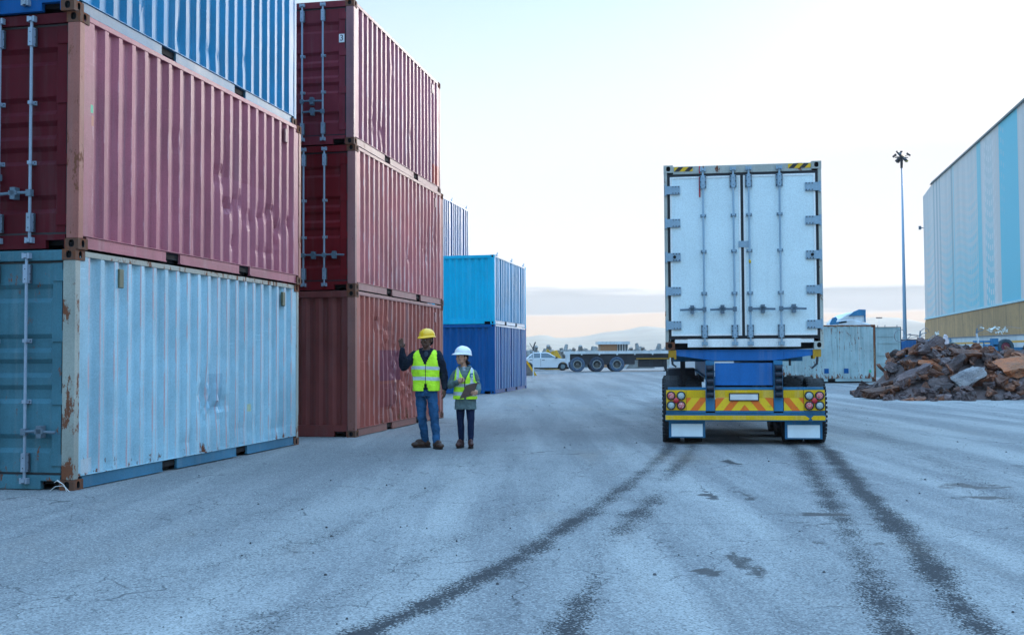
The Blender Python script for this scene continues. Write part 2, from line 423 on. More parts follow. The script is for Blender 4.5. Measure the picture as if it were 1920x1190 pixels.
# brown dust in places
c = k.mix(k.ramp(k.noise(k.vec((1, .3, 1), (9, 9, 0), (0, 0, .2)), 0.7, 6, .6), 0.55, 0.75, 0, 0.4), c, (0.22, 0.18, 0.15))
# cracks
cv = k.n('ShaderNodeTexVoronoi', feature='DISTANCE_TO_EDGE'); cv.inputs['Scale'].default_value = 1.1
dn = k.n('ShaderNodeTexNoise'); dn.inputs['Scale'].default_value = 2.2; dn.inputs['Detail'].default_value = 6; k.link(v0, dn.inputs['Vector'])
dv = k.n('ShaderNodeVectorMath', operation='MULTIPLY_ADD'); k.link(dn.outputs['Color'], dv.inputs[0])
dv.inputs[1].default_value = (0.7, 0.7, 0); k.link(v0, dv.inputs[2]); k.link(dv.outputs[0], cv.inputs['Vector'])
ck = k.math('MULTIPLY', k.ramp(cv.outputs['Distance'], 0.009, 0.003), k.ramp(k.noise(k.vec((1, 1, 1), (20, 4, 0)), 0.6, 3), 0.42, 0.55), clamp=True)
c = k.mix(k.math('MULTIPLY', ck, 0.75), c, (0.05, 0.05, 0.055))
hh = k.math('ADD', k.math('MULTIPLY', cell.outputs[0], 0.5), k.math('ADD', k.math('MULTIPLY', fine2, 1.2), k.math('MULTIPLY', mid, 2.0)))
k.bump(hh, 0.35, 0.01)
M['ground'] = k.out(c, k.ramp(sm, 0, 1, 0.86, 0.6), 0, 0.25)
gme.materials.append(M['ground'])

# ------------------------------------------------------------------ far hills
def ridge(name, prof, Y, depth, colr, label):
    """prof: (x, height) silhouette knots; a real ridge with slopes and spurs"""
    px = np.array([p[0] for p in prof]); pz = np.array([p[1] for p in prof])
    gx = np.linspace(px[0], px[-1], 150); vs = []; fs = []
    rows = [0, .12, .25, .4, .55, .7, .85, 1.0, 1.3, 2.0]
    for j, t in enumerate(rows):
        for i, x in enumerate(gx):
            h = np.interp(x, px, pz)
            prof_t = math.sin(min(t, 1.0) * math.pi / 2) if t <= 1 else max(0, 1 - (t - 1) * 0.9)
            sp = 1 + (0.22 * fbm(x / 220.0, t * 3.0, 3.3) * (1 - abs(1 - t)) if t < 1 else 0)
            vs.append((x, Y - depth + depth * t, h * prof_t * sp - 3))
    n = len(gx)
    for j in range(len(rows) - 1):
        for i in range(n - 1):
            a = j * n + i; fs.append((a, a + 1, a + n + 1, a + n))
    mb = MB(); mb.add(vs, fs)
    o = mb.build(name, colr, smooth=True); tag(o, label, kind='structure'); return o
def hz(px, py, Y):
    u2_ = (px - 960) / F_PX; v2_ = (595 - py) / F_PX
    u = u2_ * cr_ - v2_ * sr_; v = u2_ * sr_ + v2_ * cr_
    yy = math.cos(PITCH) - v * math.sin(PITCH); zz = math.sin(PITCH) + v * math.cos(PITCH)
    return (u / yy * Y, CAM_H + zz / yy * Y)
M['hill'] = plain('hill_scrub', (0.10, 0.12, 0.09), 0.9, var=0.3, scale=0.01, bump=0)
HY = 3000.0
ridge('hills', [(hz(a, b, HY)) for a, b in [(300, 640), (700, 634), (900, 636), (960, 634), (985, 632), (1005, 629), (1018, 629), (1030, 632), (1040, 635),
      (1060, 634.5), (1090, 633), (1110, 629), (1140, 624), (1170, 618), (1195, 613.5), (1225, 615), (1250, 612), (1320, 606), (1400, 603), (1480, 602), (1545, 603),
      (1590, 597), (1615, 594), (1640, 600), (1670, 606), (1700, 610), (1735, 606), (1800, 600), (1900, 598), (2100, 610), (2500, 630)]], HY, 1000, M['hill'], 'pale blue hazy hills along the horizon')
# ------------------------------------------------------------------ shipping containers
BOLT_EDGE = plain('dark_bolt_edge', (0.05, 0.065, 0.085), .5)  # for bolts and for dark outline strips drawn along bracket edges
CW, CL, CH = 2.438, 6.058, 2.591
def holed(mb, o, u, v, w, h, rx, ry, depth, nrm, cx=None, cy=None):
    """a plate from corner o spanned by unit u,v (w x h) with an oval hole that has walls and a back"""
    o, u, v, nrm = Vector(o), Vector(u), Vector(v), Vector(nrm)
    cx = w / 2 if cx is None else cx; cy = h / 2 if cy is None else cy
    N = 16; ring = []; outer = []
    for k in range(N):
        a = 2 * math.pi * (k + 0.5) / N; c, s = math.cos(a), math.sin(a)
        e = lambda q: math.copysign(abs(q) ** 0.75, q)
        ring.append(o + u * (cx + rx * e(c)) + v * (cy + ry * e(s)))
        m = max(abs(c), abs(s)); qx, qy = c / m, s / m
        X = cx + (qx * (w - cx) if qx > 0 else qx * cx); Y = cy + (qy * (h - cy) if qy > 0 else qy * cy)
        outer.append(o + u * X + v * Y)
    for i, (sx, sy) in enumerate(((1, 1), (0, 1), (0, 0), (1, 0))):   # snap diagonal ones to the corners
        k = {0: 1, 1: 5, 2: 9, 3: 13}[i]
        outer[k] = o + u * (w * sx) + v * (h * sy)
    back = [p - nrm * depth for p in ring]
    vs = outer + ring + back
    flip = u.cross(v).dot(nrm) < 0
    def F(f): return tuple(reversed(f)) if flip else tuple(f)
    fs = []
    cur = mb.cur
    for k in range(N):
        n_ = (k + 1) % N
        fs.append(F((k, n_, N + n_, N + k)))
    mb.add(vs, fs)
    base = len(mb.v) - len(vs)
    mb.cur = 1
    for k in range(N):
        n_ = (k + 1) % N
        mb.f.append([base + i for i in F((N + k, N + n_, 2 * N + n_, 2 * N + k))]); mb.m.append(1)
    mb.f.append([base + i for i in F(list(range(2 * N, 3 * N)))]); mb.m.append(1)
    mb.cur = cur
def casting(parent, x, y, z, sx, sy, top, mat, CWc=0.162, CLc=0.178):
    """corner fitting whose outer corner is at x,y; sx,sy point inwards"""
    h = 0.118; mb = MB()
    x0, x1 = sorted((x, x + sx * CWc)); y0, y1 = sorted((y, y + sy * CLc))
    z0, z1 = z, z + h
    # end face (outer y), side face (outer x), top or bottom face, others plain
    ey = y; ex = x
    holed(mb, (x0, ey, z0), (1, 0, 0), (0, 0, 1), x1 - x0, h, 0.033, 0.04, 0.03, (0, -sy, 0), cy=h * .52)
    holed(mb, (ex, y0, z0), (0, 1, 0), (0, 0, 1), y1 - y0, h, 0.026, 0.04, 0.03, (-sx, 0, 0), cy=h * .52)
    zt = z1 if top else z0
    holed(mb, (x0, y0, zt), (1, 0, 0), (0, 1, 0), x1 - x0, y1 - y0, 0.031, 0.06, 0.03, (0, 0, 1 if top else -1))
    ix = x + sx * CWc; iy = y + sy * CLc; zo = z0 if top else z1
    mb.add([(ix, y0, z0), (ix, y1, z0), (ix, y1, z1), (ix, y0, z1)], [(0, 1, 2, 3)])
    mb.add([(x0, iy, z0), (x1, iy, z0), (x1, iy, z1), (x0, iy, z1)], [(0, 1, 2, 3)])
    mb.add([(x0, y0, zo), (x1, y0, zo), (x1, y1, zo), (x0, y1, zo)], [(0, 1, 2, 3)])
    return mb.build('corner_casting', [mat, M['dark']], parent)
def corr_profile(length, pitch=0.278, depth=0.046, flat=0.26, wide=None):
    """(s, inset) points of a trapezoid corrugation; wide = list of s where a wide recess sits"""
    pts = [(0, 0.0)]; n = int((length - 0.06) / pitch); off = (length - n * pitch) / 2
    s = off
    i = 0
    while i < n:
        w = wide and any(abs(s + pitch / 2 - q) < pitch * 0.5 for q in wide)
        if w:
            pts += [(s + pitch * .13, 0), (s + pitch * .25, depth), (s + pitch * 1.55, depth), (s + pitch * 1.72, 0), (s + pitch * 2.0, 0)]; i += 2; s += 2 * pitch
            continue
        pts += [(s + pitch * .13, 0), (s + pitch * .37, depth), (s + pitch * .63, depth), (s + pitch * .87, 0)]
        s += pitch; i += 1
    pts.append((length, 0.0))
    out = [pts[0]]
    for p in pts[1:]:
        if p[0] > out[-1][0] + 1e-4: out.append(p)
    return out
def corr_panel(parent, name, mat, P, a0, a1, z0, z1, prof_kw={}, dents=(), seed=0, rows=28, horiz=False, rough_amp=0.003):
    """vertical corrugated sheet; P(s, inset, z) maps to local coordinates"""
    prof = corr_profile(a1 - a0, **prof_kw)
    # split long flats so that dents show
    pp = []
    for (s, d), (s2, d2) in zip(prof[:-1], prof[1:]):
        pp.append((s, d))
        k = 3 if (s2 - s) > 0.05 else 2
        for j in range(1, k): pp.append((s + (s2 - s) * j / k, d + (d2 - d) * j / k))
    pp.append(prof[-1])
    vs = []; nz = rows; n = len(pp)
    for j in range(nz + 1):
        z = z0 + (z1 - z0) * j / nz
        e = min(1.0, 6 * min(j, nz - j) / nz)
        for (s, d) in pp:
            q = d + e * rough_amp * fbm(s * 1.3 + seed * 9, z * 1.1, seed)
            for (ds, dz, rs, rz_, amp) in dents:
                r2_ = ((s - ds) / rs) ** 2 + ((z - dz) / rz_) ** 2
                if r2_ < 6: q += e * 1.7 * amp * math.exp(-r2_) * (0.6 + 0.9 * fbm(s * 9, z * 7, seed + 3))
            vs.append(P(a0 + s, max(q, -0.012), z))
    fs = []
    for j in range(nz):
        for i in range(n - 1):
            a = j * n + i; fs.append((a, a + 1, a + n + 1, a + n))
    mb = MB(); mb.add(vs, fs)
    o = mb.build(name, mat, parent)
    row = [1.0 if (d < 1e-6 and ((i > 0 and pp[i - 1][1] > 1e-6) or (i < n - 1 and pp[i + 1][1] > 1e-6))) else 0.0 for i, (s, d) in enumerate(pp)]
    at_ = o.data.attributes.new('ridge', 'FLOAT', 'POINT')
    if len(o.data.vertices) == n * (nz + 1): at_.data.foreach_set('value', row * (nz + 1))
    return o
def pocketed_rail(mb, axis, fixed, a0, a1, z0, z1, th, gaps, sign):
    """rail running along y (axis 'y') or x; outer face at fixed, thickness inwards; gaps = fork pockets"""
    cuts = [a0]
    for g0, g1 in gaps: cuts += [g0, g1]
    cuts.append(a1)
    lo, hi = sorted((fixed, fixed + sign * th))
    for i in range(0, len(cuts) - 1, 2):
        c0, c1 = cuts[i], cuts[i + 1]
        if axis == 'y': mb.box(lo, hi, c0, c1, z0, z1)
        else: mb.box(c0, c1, lo, hi, z0, z1)
def locking_bar(parent, x, z0, z1, y, mat, handle_z, handle_dir, guides=(0.35, 0.62), big=0.036):
    """bar on the end face (face looks towards -y)"""
    mb = MB(); yy = y - 0.05
    mb.tube([(x, yy, z0), (x, yy, z1)], 0.0165, 10)
    for zc in (z0 + 0.005, z1 - 0.005):                       # cam keepers at sill and header
        mb.box(x - 0.045, x - 0.02, y - 0.075, y - 0.004, zc - 0.03, zc + 0.03)
        mb.box(x + 0.02, x + 0.045, y - 0.075, y - 0.004, zc - 0.03, zc + 0.03)
        mb.box(x - 0.018, x + 0.018, y - 0.08, y - 0.03, zc - 0.02, zc + 0.02)
    H = z1 - z0
    for zc in (z0 + 0.2, z1 - 0.2):
        mb.box(x - big, x + big, y - 0.03, y - 0.004, zc - 0.1, zc + 0.1)
        mb.box(x - 0.026, x + 0.026, y - 0.078, y - 0.03, zc - 0.1, zc + 0.1)
        mb.cur = 1
        for sx in (-1, 1):
            mb.box(x + sx * big - .003, x + sx * big + .003, y - 0.031, y - 0.004, zc - 0.1, zc + 0.1)
            for dz in (-0.08, 0, 0.08):
                mb.box(x + sx * 0.038 - 0.007, x + sx * 0.038 + 0.007, y - 0.038, y - 0.03, zc + dz - 0.007, zc + dz + 0.007)
        for dz in (-.06, .05): mb.box(x - .006, x + .006, y - .081, y - .078, zc + dz - .006, zc + dz + .006)
        mb.cur = 0
    for t in guides:
        zc = z0 + H * t
        mb.box(x - 0.045, x + 0.045, y - 0.02, y - 0.004, zc - 0.022, zc + 0.022)
        mb.box(x - 0.024, x + 0.024, y - 0.074, y - 0.02, zc - 0.018, zc + 0.018)
        mb.cur = 1
        mb.box(x - 0.045, x + 0.045, y - 0.019, y - 0.004, zc - 0.027, zc - 0.0225)  # dark outline strip along the lower edge of the guide
        for q in (-.036, .036): mb.box(x + q - .006, x + q + .006, y - .026, y - .02, zc - .006, zc + .006)
        mb.cur = 0
    bar = mb.build('locking_bar', [mat, BOLT_EDGE], parent)
    if handle_dir:
        h = MB(); d = handle_dir
        h.box(x - 0.03, x + 0.03, y - 0.085, y - 0.03, handle_z - 0.035, handle_z + 0.035)
        h.tube([(x, y - 0.075, handle_z), (x + d * 0.12, y - 0.07, handle_z + .004), (x + d * 0.38, y - 0.07, handle_z - 0.006)], [(0.012, 0.016)] * 3, 8)
        h.box(min(x + d * .16, x + d * .22), max(x + d * .16, x + d * .22), y - 0.09, y - 0.004, handle_z - 0.065, handle_z + 0.065)
        h.box(min(x + d * .14, x + d * .24), max(x + d * .14, x + d * .24), y - 0.09, y - 0.06, handle_z - 0.02, handle_z + 0.03)
        h.build('handle', M['galv_dark'], bar)
    return bar
def std_door(parent, x0, x1, z0, z1, y, mat, hinge_x, hmat, seed, grooves, hinge=True, spec_hinges=(.06, .35, .65, .94)):
    """one door leaf between x0<x1, face at y looking to -y, with level grooves pressed in"""
    fr = 0.11; yi = y + 0.045
    prof = [(z0, 0)]
    for g in grooves:
        prof += [(g, 0), (g + .05, .032), (g + .15, .032), (g + .20, 0)]
    prof.append((z1, 0))
    nx_ = 16; vs = []; gx0, gx1 = x0 + fr, x1 - fr
    zz = []
    for (a, d), (b, e) in zip(prof[:-1], prof[1:]):
        kk = max(1, int((b - a) / 0.12))
        for j in range(kk): zz.append((a + (b - a) * j / kk, d + (e - d) * j / kk))
    zz.append(prof[-1])
    cols_ = [(x0, 0), (gx0, 0), (gx0 + .03, 1)] + [(gx0 + .03 + (gx1 - gx0 - .06) * i / nx_, 1) for i in range(1, nx_)] + [(gx1 - .03, 1), (gx1, 0), (x1, 0)]
    for (z, d) in zz:
        for (x, wgt) in cols_:
            vs.append((x, y + d * wgt + wgt * (0.008 + 0.004 * fbm(x * 2 + seed, z * 1.5, seed)), z))
    n = len(cols_); fs = []
    for j in range(len(zz) - 1):
        for i in range(n - 1):
            a = j * n + i; fs.append((a, a + 1, a + n + 1, a + n))
    mb = MB(); mb.add(vs, fs)
    mb.box(x0, x1, y + 0.046, y + 0.06, z0, z1)
    for xx in (x0, x1 - .004): mb.box(xx, xx + .004, y + .002, y + 0.05, z0, z1)
    d = mb.build('door', mat, parent)
    g = MB(); t = 0.022
    g.box(x0 - t, x0, y + 0.004, y + 0.04, z0 - t, z1 + t); g.box(x1, x1 + t, y + 0.004, y + 0.04, z0 - t, z1 + t)
    g.box(x0, x1, y + 0.004, y + 0.04, z0 - t, z0 - .001); g.box(x0, x1, y + 0.004, y + 0.04, z1 + .001, z1 + t)
    g.build('gasket', M['rubber'], d)
    if hinge:
        for f_ in spec_hinges:
            h = MB(); zc = z0 + (z1 - z0) * f_; s = 1 if hinge_x > x0 + 0.5 else -1
            a, b = sorted((hinge_x + s * .05, hinge_x - s * 0.11))
            h.box(a, b, y - 0.014, y - 0.002, zc - 0.06, zc + 0.06)
            h.tube([(hinge_x + s * .035, y - 0.012, zc - 0.07), (hinge_x + s * .035, y - 0.012, zc + 0.07)], 0.014, 8)
            h.build('hinge', hmat, d)
    return d
GROOVES = (0.40, 0.93, 1.21, 1.48, 2.02)
def container(label, loc, yaw, body, frame, cast, group, side=None, end='door', back='wall', rail=None, toprail=None, length=CL, height=CH,
              bars=(), hinge_mat=None, dents=(), seed=0, side_kw={}, vents=(), door_mat=None, bar_mat=None, openings=True, simple=False, ladder=False, end_mat=None, name='shipping_container'):
    """local frame: visible long side at x=0, body towards -x, near end at y=0 looking to -y"""
    root = empty(name, loc, -yaw); tag(root, label, 'container', group)
    L, W, H = length, CW, height
    side = side or body; rail = rail or frame; toprail = toprail or frame; door_mat = door_mat or body; hinge_mat = hinge_mat or frame
    end_mat = end_mat or door_mat; bar_mat = bar_mat or M['galv']
    # corner posts
    pw = 0.10
    for (x, sx) in ((0, -1), (-W, 1)):
        for (y, sy) in ((0, 1), (L, -1)):
            p = MB()
            xa, xb = sorted((x + sx * 0.004, x + sx * 0.15)); ya, yb = sorted((y + sy * 0.004, y + sy * pw))
            p.box(xa, xb, ya, yb, 0.118, H - 0.118)
            p.build('corner_post', frame, root, bevel=0.008)
    for (x, sx) in ((0, -1), (-W, 1)):
        for (y, sy) in ((0, 1), (L, -1)):
            if simple and x != 0: continue
            casting(root, x, y, 0, sx, sy, False, cast); casting(root, x, y, H - 0.118, sx, sy, True, cast)
    # top rails (long), headers
    for (x, s) in ((0, -1), (-W, 1)):
        t = MB(); a, b = sorted((x + s * 0.006, x + s * 0.07))
        t.box(a, b, 0.178, L - 0.178, H - 0.075, H - 0.012)
        t.build('top_rail', toprail, root, bevel=0.006)
        t = MB(); g = [(L * .5 - 1.18, L * .5 - .83), (L * .5 + .83, L * .5 + 1.18)] if L < 8 else []
        pocketed_rail(t, 'y', x + s * 0.02, 0.178, L - 0.178, 0.016, 0.15, 0.03, g, s)
        pocketed_rail(t, 'y', x + s * 0.008, 0.178, L - 0.178, 0.016, 0.026, 0.05, g, s)
        a, b = sorted((x + s * 0.045, x + s * 0.13)); 
        for g0, g1 in g:                                        # pocket ceilings and dark interiors
            a2, b2 = sorted((x + s * 0.02, x + s * 0.5)); t.box(a2, b2, g0, g1, 0.142, 0.15)
        t.build('bottom_rail', rail, root)
        if g:
            for g0, g1 in g:
                t = MB(); a2, b2 = sorted((x + s * 0.12, x + s * 0.5)); t.box(a2, b2, g0 - .01, g1 + .01, 0.02, 0.14)
                t.build('fork_pocket', M['dark'], root)
    for (y, s, kind) in ((0, 1, end), (L, -1, back)):
        t = MB(); a, b = sorted((y + s * 0.008, y + s * 0.09))
        t.box(-W + .162, -.162, a, b, H - 0.12, H - 0.006)
        t.build('header', end_mat, root, bevel=0.006)
        t = MB()
        pocketed_rail(t, 'x', y + s * 0.008, -W + .162, -.162, 0.015, 0.165 if kind != 'wall' else 0.21, 0.06, [(-W + .175, -W + .4), (-.4, -.175)] if True else [], s)
        t.box(-W + .162, -.162, min(y + s * .009, y + s * .07), max(y + s * .009, y + s * .07), 0.105, 0.164 if kind != 'wall' else 0.209)
        t.build('sill', end_mat, root)
    fl = MB(); fl.box(-W + 0.05, -0.05, 0.1, L - 0.1, 0.06, 0.155); fl.build('floor', M['dark'], root)
    # panels
    zb = 0.152; zt = H - 0.072
    corr_panel(root, 'side_panel', side, lambda s, d, z: (-0.012 - d, s, z), 0.10, L - 0.10, zb, zt, side_kw, dents, seed)
    lip = MB(); lip.box(-0.05, -0.006, 0.10, L - 0.10, zb - 0.004, zb + 0.004); lip.build('panel_lip', side, root)
    if not simple:
        corr_panel(root, 'side_panel', side, lambda s, d, z: (-W + 0.012 + d, L - s, z), 0.10, L - 0.10, zb, zt, side_kw, (), seed + 5, rows=6)
    corr_panel(root, 'roof_panel', body, lambda s, d, z: (z, s, H - 0.016 - d * .5), 0.10, L - 0.10, -W + 0.06, -0.06, dict(pitch=0.209, depth=0.02), (), seed, rows=4)
    for (y, s, kind) in ((0, 1, end), (L, -1, back)):
        if kind == 'wall':
            corr_panel(root, 'end_panel', end_mat, (lambda q, d, z: (-W + q, 0.03 + d, z)) if s > 0 else (lambda q, d, z: (-q, L - .03 - d, z)), 0.15, W - 0.15, 0.205, H - 0.118,
                       dict(pitch=0.25, depth=0.045), (), seed + 2, rows=14)
        elif kind == 'door':
            z0, z1 = 0.19, H - 0.145; xm = -W / 2
            for li, (xa, xb, hx) in enumerate(((-W + .175, xm - .012, -W + .175), (xm + .012, -.175, -.175))):
                d = std_door(root, xa, xb, z0, z1, 0.03, door_mat, hx, hinge_mat, seed + li, GROOVES)
            for (bx, hd, hzv) in bars:
                locking_bar(root, -bx, 0.10, H - 0.06, 0.03, bar_mat, hzv, hd)
    # side vents
    for (vy, vz, vm) in vents:
        v = MB(); v.box(-0.03, 0.008, vy - .05, vy + .05, vz - .11, vz + .11)
        v.build('vent', vm, root, bevel=0.01)
    return root

P_ = {}
P_['lb'] = paint('pale_blue_paint', (0.30, 0.49, 0.58), rust=0.32, wear=0.8, wear_lit_col=(0.50, 0.36, 0.38), seed=1, lowrust=0.17, streak=0.3, scratch=0.2, patches=[(.14, .42, .165, .33, (.45, .5, .53), .85), (4.0, 4.25, .2, .5, (.38, .52, .6), .6), (4.28, 4.36, .62, .74, (.55, .55, .3), .8), (3.0, 3.5, .7, 1.2, (.15, .27, .4), .3)])
P_['lb_frame'] = paint('chalky_blue_paint', (0.29, 0.31, 0.28), rust=1.05, seed=2, lowrust=0.05, wear=0.5, wear_lit_col=(0.4, 0.14, 0.09))
P_['lb_door'] = paint('pale_blue_door_shaded', (0.06, 0.17, 0.22), spec=.1, rust=0.8, seed=3, streak=0.35, lowrust=0.1)  # shade of the end face put into the colour, far below the side paint
P_['pink'] = paint('faded_maroon_paint', (0.36, 0.10, 0.135), rust=0.16, wear=0.5, wear_lit_col=(0.52, 0.23, 0.27), seed=4, streak=0.35, scratch=0.1, patches=[(3.05, 4.75, .10, 1.35, (0.46, 0.15, 0.20), .45), (.22, .28, 1.52, 1.62, (.03, .35, .2), 1), (.24, .30, 1.38, 1.5, (.45, .14, .08), .8)])
P_['pink_frame'] = paint('rusty_rose_paint', (0.30, 0.10, 0.08), rust=1.0, seed=5)
P_['pink_door'] = paint('faded_maroon_door_shaded', (0.085, 0.006, 0.012), rust=0.2, seed=6, spec=.08, rough=0.5, streak=0.3)  # side paint darkened for the doors: end-face shade set as base colour
P_['blue'] = paint('bright_blue_paint', (0.006, 0.20, 0.38), rust=0.3, wear=0.0, wear_lit_col=(0.07, 0.36, 0.58), seed=7, scratch=0.15, streak=0.3)
P_['blue_rail'] = paint('grey_blue_paint', (0.045, 0.17, 0.27), rust=0.3, seed=8)
P_['mar1'] = paint('maroon_paint', (0.34, 0.105, 0.14), rust=0.35, wear=0.6, wear_lit_col=(0.5, 0.36, 0.4), seed=9, streak=0.45, scratch=0.15, patches=[(5.45, 5.95, .16, .62, (.42, .06, .04), .9)])
P_['mar1_door'] = paint('maroon_door_shaded', (0.17, 0.024, 0.035), rust=0.2, seed=10, spec=.1, rough=0.5)  # darker copy of the maroon side, shade on the doors painted in
P_['mar1_frame'] = paint('worn_mauve_paint', (0.26, 0.12, 0.13), rust=0.8, seed=11)
P_['mar2'] = paint('rose_red_paint', (0.50, 0.15, 0.15), rust=0.2, wear=0.6, wear_lit_col=(0.62, 0.45, 0.46), seed=12, streak=0.4, scratch=0.1)
P_['mar2_door'] = paint('rose_red_door_shaded', (0.16, 0.008, 0.012), rust=0.15, seed=13, spec=.1, rough=0.5)  # doors carry their shade in the colour; same container as the rose side
P_['mar2_frame'] = paint('worn_pink_paint', (0.32, 0.14, 0.135), rust=0.7, seed=14)
P_['brick'] = paint('brick_red_paint', (0.38, 0.095, 0.07), rust=0.5, wear=0.5, wear_lit_col=(0.45, 0.3, 0.28), seed=15, streak=0.5, scratch=0.3, lowrust=0.12, patches=[(1.5, 2.9, .95, 1.55, (.16, .045, .09), .6), (1.5, 2.5, .45, .9, (.2, .04, .06), .4)])
P_['brick_end'] = paint('brick_red_end_shaded', (0.17, 0.038, 0.034), rust=0.55, seed=16, streak=0.35)  # brick side paint with the shade of the end wall mixed in
P_['brick_frame'] = paint('brown_rose_paint', (0.27, 0.11, 0.09), rust=0.8, seed=17)
P_['cyan'] = paint('sky_blue_paint', (0.004, 0.42, 0.66), spec=.1, rust=0.08, seed=18, streak=0.12, var=0.08)
P_['cyan_side'] = paint('weathered_sky_blue_lit_ribs', (0.04, 0.24, 0.42), rust=0.25, wear=2.2, wear_lit_col=(0.60, 0.72, 0.80), seed=19)  # darkened base and pale ridges paint the light and shade of the ribs
P_['navy'] = paint('royal_blue_paint', (0.004, 0.085, 0.27), spec=.08, rust=0.1, seed=20, streak=0.15, var=0.1)
P_['navy_side'] = paint('weathered_royal_blue_lit_ribs', (0.008, 0.07, 0.22), rust=0.2, wear=2.0, wear_lit_col=(0.28, 0.48, 0.66), seed=21)  # pale ridge colour stands for light on the ribs
P_['pale_rail'] = paint('chalky_pale_rail', (0.52, 0.56, 0.62), rust=0.25, seed=22)
P_['striped'] = paint('white_ribs_shaded_gaps', (0.03, 0.07, 0.17), rust=0.12, wear=2.4, wear_lit_col=(0.72, 0.80, 0.86), seed=23)  # white container; shade in the rib gaps painted as the dark base
P_['orange'] = paint('orange_red_paint', (0.45, 0.13, 0.08), rust=0.4, seed=24)
P_['oldblue'] = paint('old_pale_blue_paint', (0.34, 0.46, 0.48), rust=0.85, seed=25, lowrust=0.12, wear=0.4, wear_lit_col=(0.2, 0.12, 0.08), streak=0.5)
P_['oldblue_frame'] = paint('rusted_post', (0.26, 0.17, 0.10), rust=1.5, seed=26)
P_['inner'] = paint('pale_inner_door', (0.33, 0.45, 0.47), rust=0.35, seed=27, streak=0.4)
vent_m = plain('olive_vent', (0.10, 0.11, 0.07), 0.6)
HI = 0.0
S1 = (-4.684, 11.388); Y1 = 0.2015
S2 = (-2.757, 18.713); Y2 = 0.193
S3 = (-0.645, 39.54); Y3 = 0.2079
G1 = 'containers in the nearest stack'; G2 = 'containers in the maroon stack'; G3 = 'containers in the far blue stacks'
bars_all = lambda z1, z2, d1, d2, ex: [(0.575, d1, z1), (0.965, d2, z2), (CW - 0.965, -d2, z2 + ex), (CW - 0.575, -d1, z1 + ex)]
def off(b, yaw, dx, dy, z): return (b[0] + dx * math.cos(yaw) + dy * math.sin(yaw), b[1] - dx * math.sin(yaw) + dy * math.cos(yaw), z)
# nearest stack
dA = [(2.9, .9, .25, .35, .035), (3.3, .75, .2, .2, .03), (.7, .2, .5, .12, .02), (4.2, .35, .5, .12, .025), (5.2, .3, .3, .1, .03), (2.4, .3, .3, .1, .02)]
container('pale blue container on the ground, lowest of the nearest stack, with rusted corner post', off(S1, Y1, 0, 0, 0), Y1, P_['lb'], P_['lb_frame'], M['casting'], G1,
          side=P_['lb'], door_mat=P_['lb_door'], rail=P_['blue_rail'], toprail=P_['lb_frame'], bars=[(0.575, 1, .63), (0.965, -1, .63), (1.473, 1, .63), (1.863, -1, .63)],
          dents=dA, seed=1, vents=[(.88, 2.33, vent_m), (5.45, 2.33, vent_m)], hinge_mat=P_['lb_door'])
dP = [(3.4 + .35 * i, .95 + .12 * math.sin(i * 2.1), .14, .10, .035) for i in range(7)] + [(3.2, 1.35, .15, .15, .03), (3.6, .45, .12, .08, .03), (4.6, .4, .3, .07, .03), (2.0, 1.6, .1, .1, .015), (5.0, .6, .1, .2, .02)]
container('faded pink maroon container with a dented side, between the pale blue and bright blue ones', off(S1, Y1, 0.02, .015, CH), Y1 + .002, P_['pink'], P_['pink_frame'], M['casting'], G1,
          side=P_['pink'], door_mat=P_['pink_door'], rail=P_['pink'], toprail=P_['pink'], bars=[(0.575, -1, .62), (0.965, -1, .80), (1.473, 1, .80), (1.863, 1, .62)],
          dents=dP, seed=2, vents=[(5.45, 2.33, P_['mar1_frame'])], hinge_mat=P_['pink_door'])
container('bright blue container on top of the nearest stack, cut by the picture edge', off(S1, Y1, -0.03, -.02, 2 * CH), Y1 - .001, P_['blue'], P_['blue'], M['casting'], G1,
          side=P_['blue'], door_mat=P_['navy'], rail=P_['blue_rail'], toprail=P_['blue'], bars=[(0.575, 1, .63), (0.965, -1, .63), (1.473, 1, .63), (1.863, -1, .63)], seed=3,
          dents=[(1.3, .5, .12, .2, .02), (2.2, .35, .1, .2, .03), (4.1, .6, .1, .15, .02), (3.0, .4, .3, .1, .02)])
# maroon stack
dC = [(1.7, 1.8, .25, .5, .03), (2.3, 1.3, .4, .5, .03), (3.0, .9, .5, .5, .035), (2.2, .35, .5, .12, .05), (3.6, .6, .4, .3, .03), (1.1, 2.1, .2, .2, .03), (4.4, 1.5, .3, .6, .02)]
container('brick red container with ribbed end wall, lowest of the maroon stack', off(S2, Y2, 0, 0, 0), Y2, P_['brick_end'], P_['brick_frame'], M['casting'], G2,
          side=P_['brick'], end='wall', back='wall', end_mat=P_['brick_end'], dents=dC, seed=4, vents=[(5.35, 2.3, P_['mar2_frame'])], rail=P_['brick_frame'], toprail=P_['mar2_frame'])
container('rose red container with two lock bars, in the middle of the maroon stack', off(S2, Y2, 0.0, 0.0, CH), Y2 + .002, P_['mar2_door'], P_['mar2_frame'], M['casting'], G2,
          side=P_['mar2'], door_mat=P_['mar2_door'], bars=[(0.575, 1, .63), (0.965, 1, .63), (1.473, -1, .63), (1.863, -1, .63)], seed=5, rail=P_['mar2_frame'], toprail=P_['mar2_frame'],
          dents=[(4.5, 1.2, .2, .4, .02), (3.2, .9, .1, .2, .02), (5.2, 1.5, .2, .3, .02)], vents=[(5.35, 2.3, P_['mar2_frame'])], hinge_mat=P_['mar2_door'])
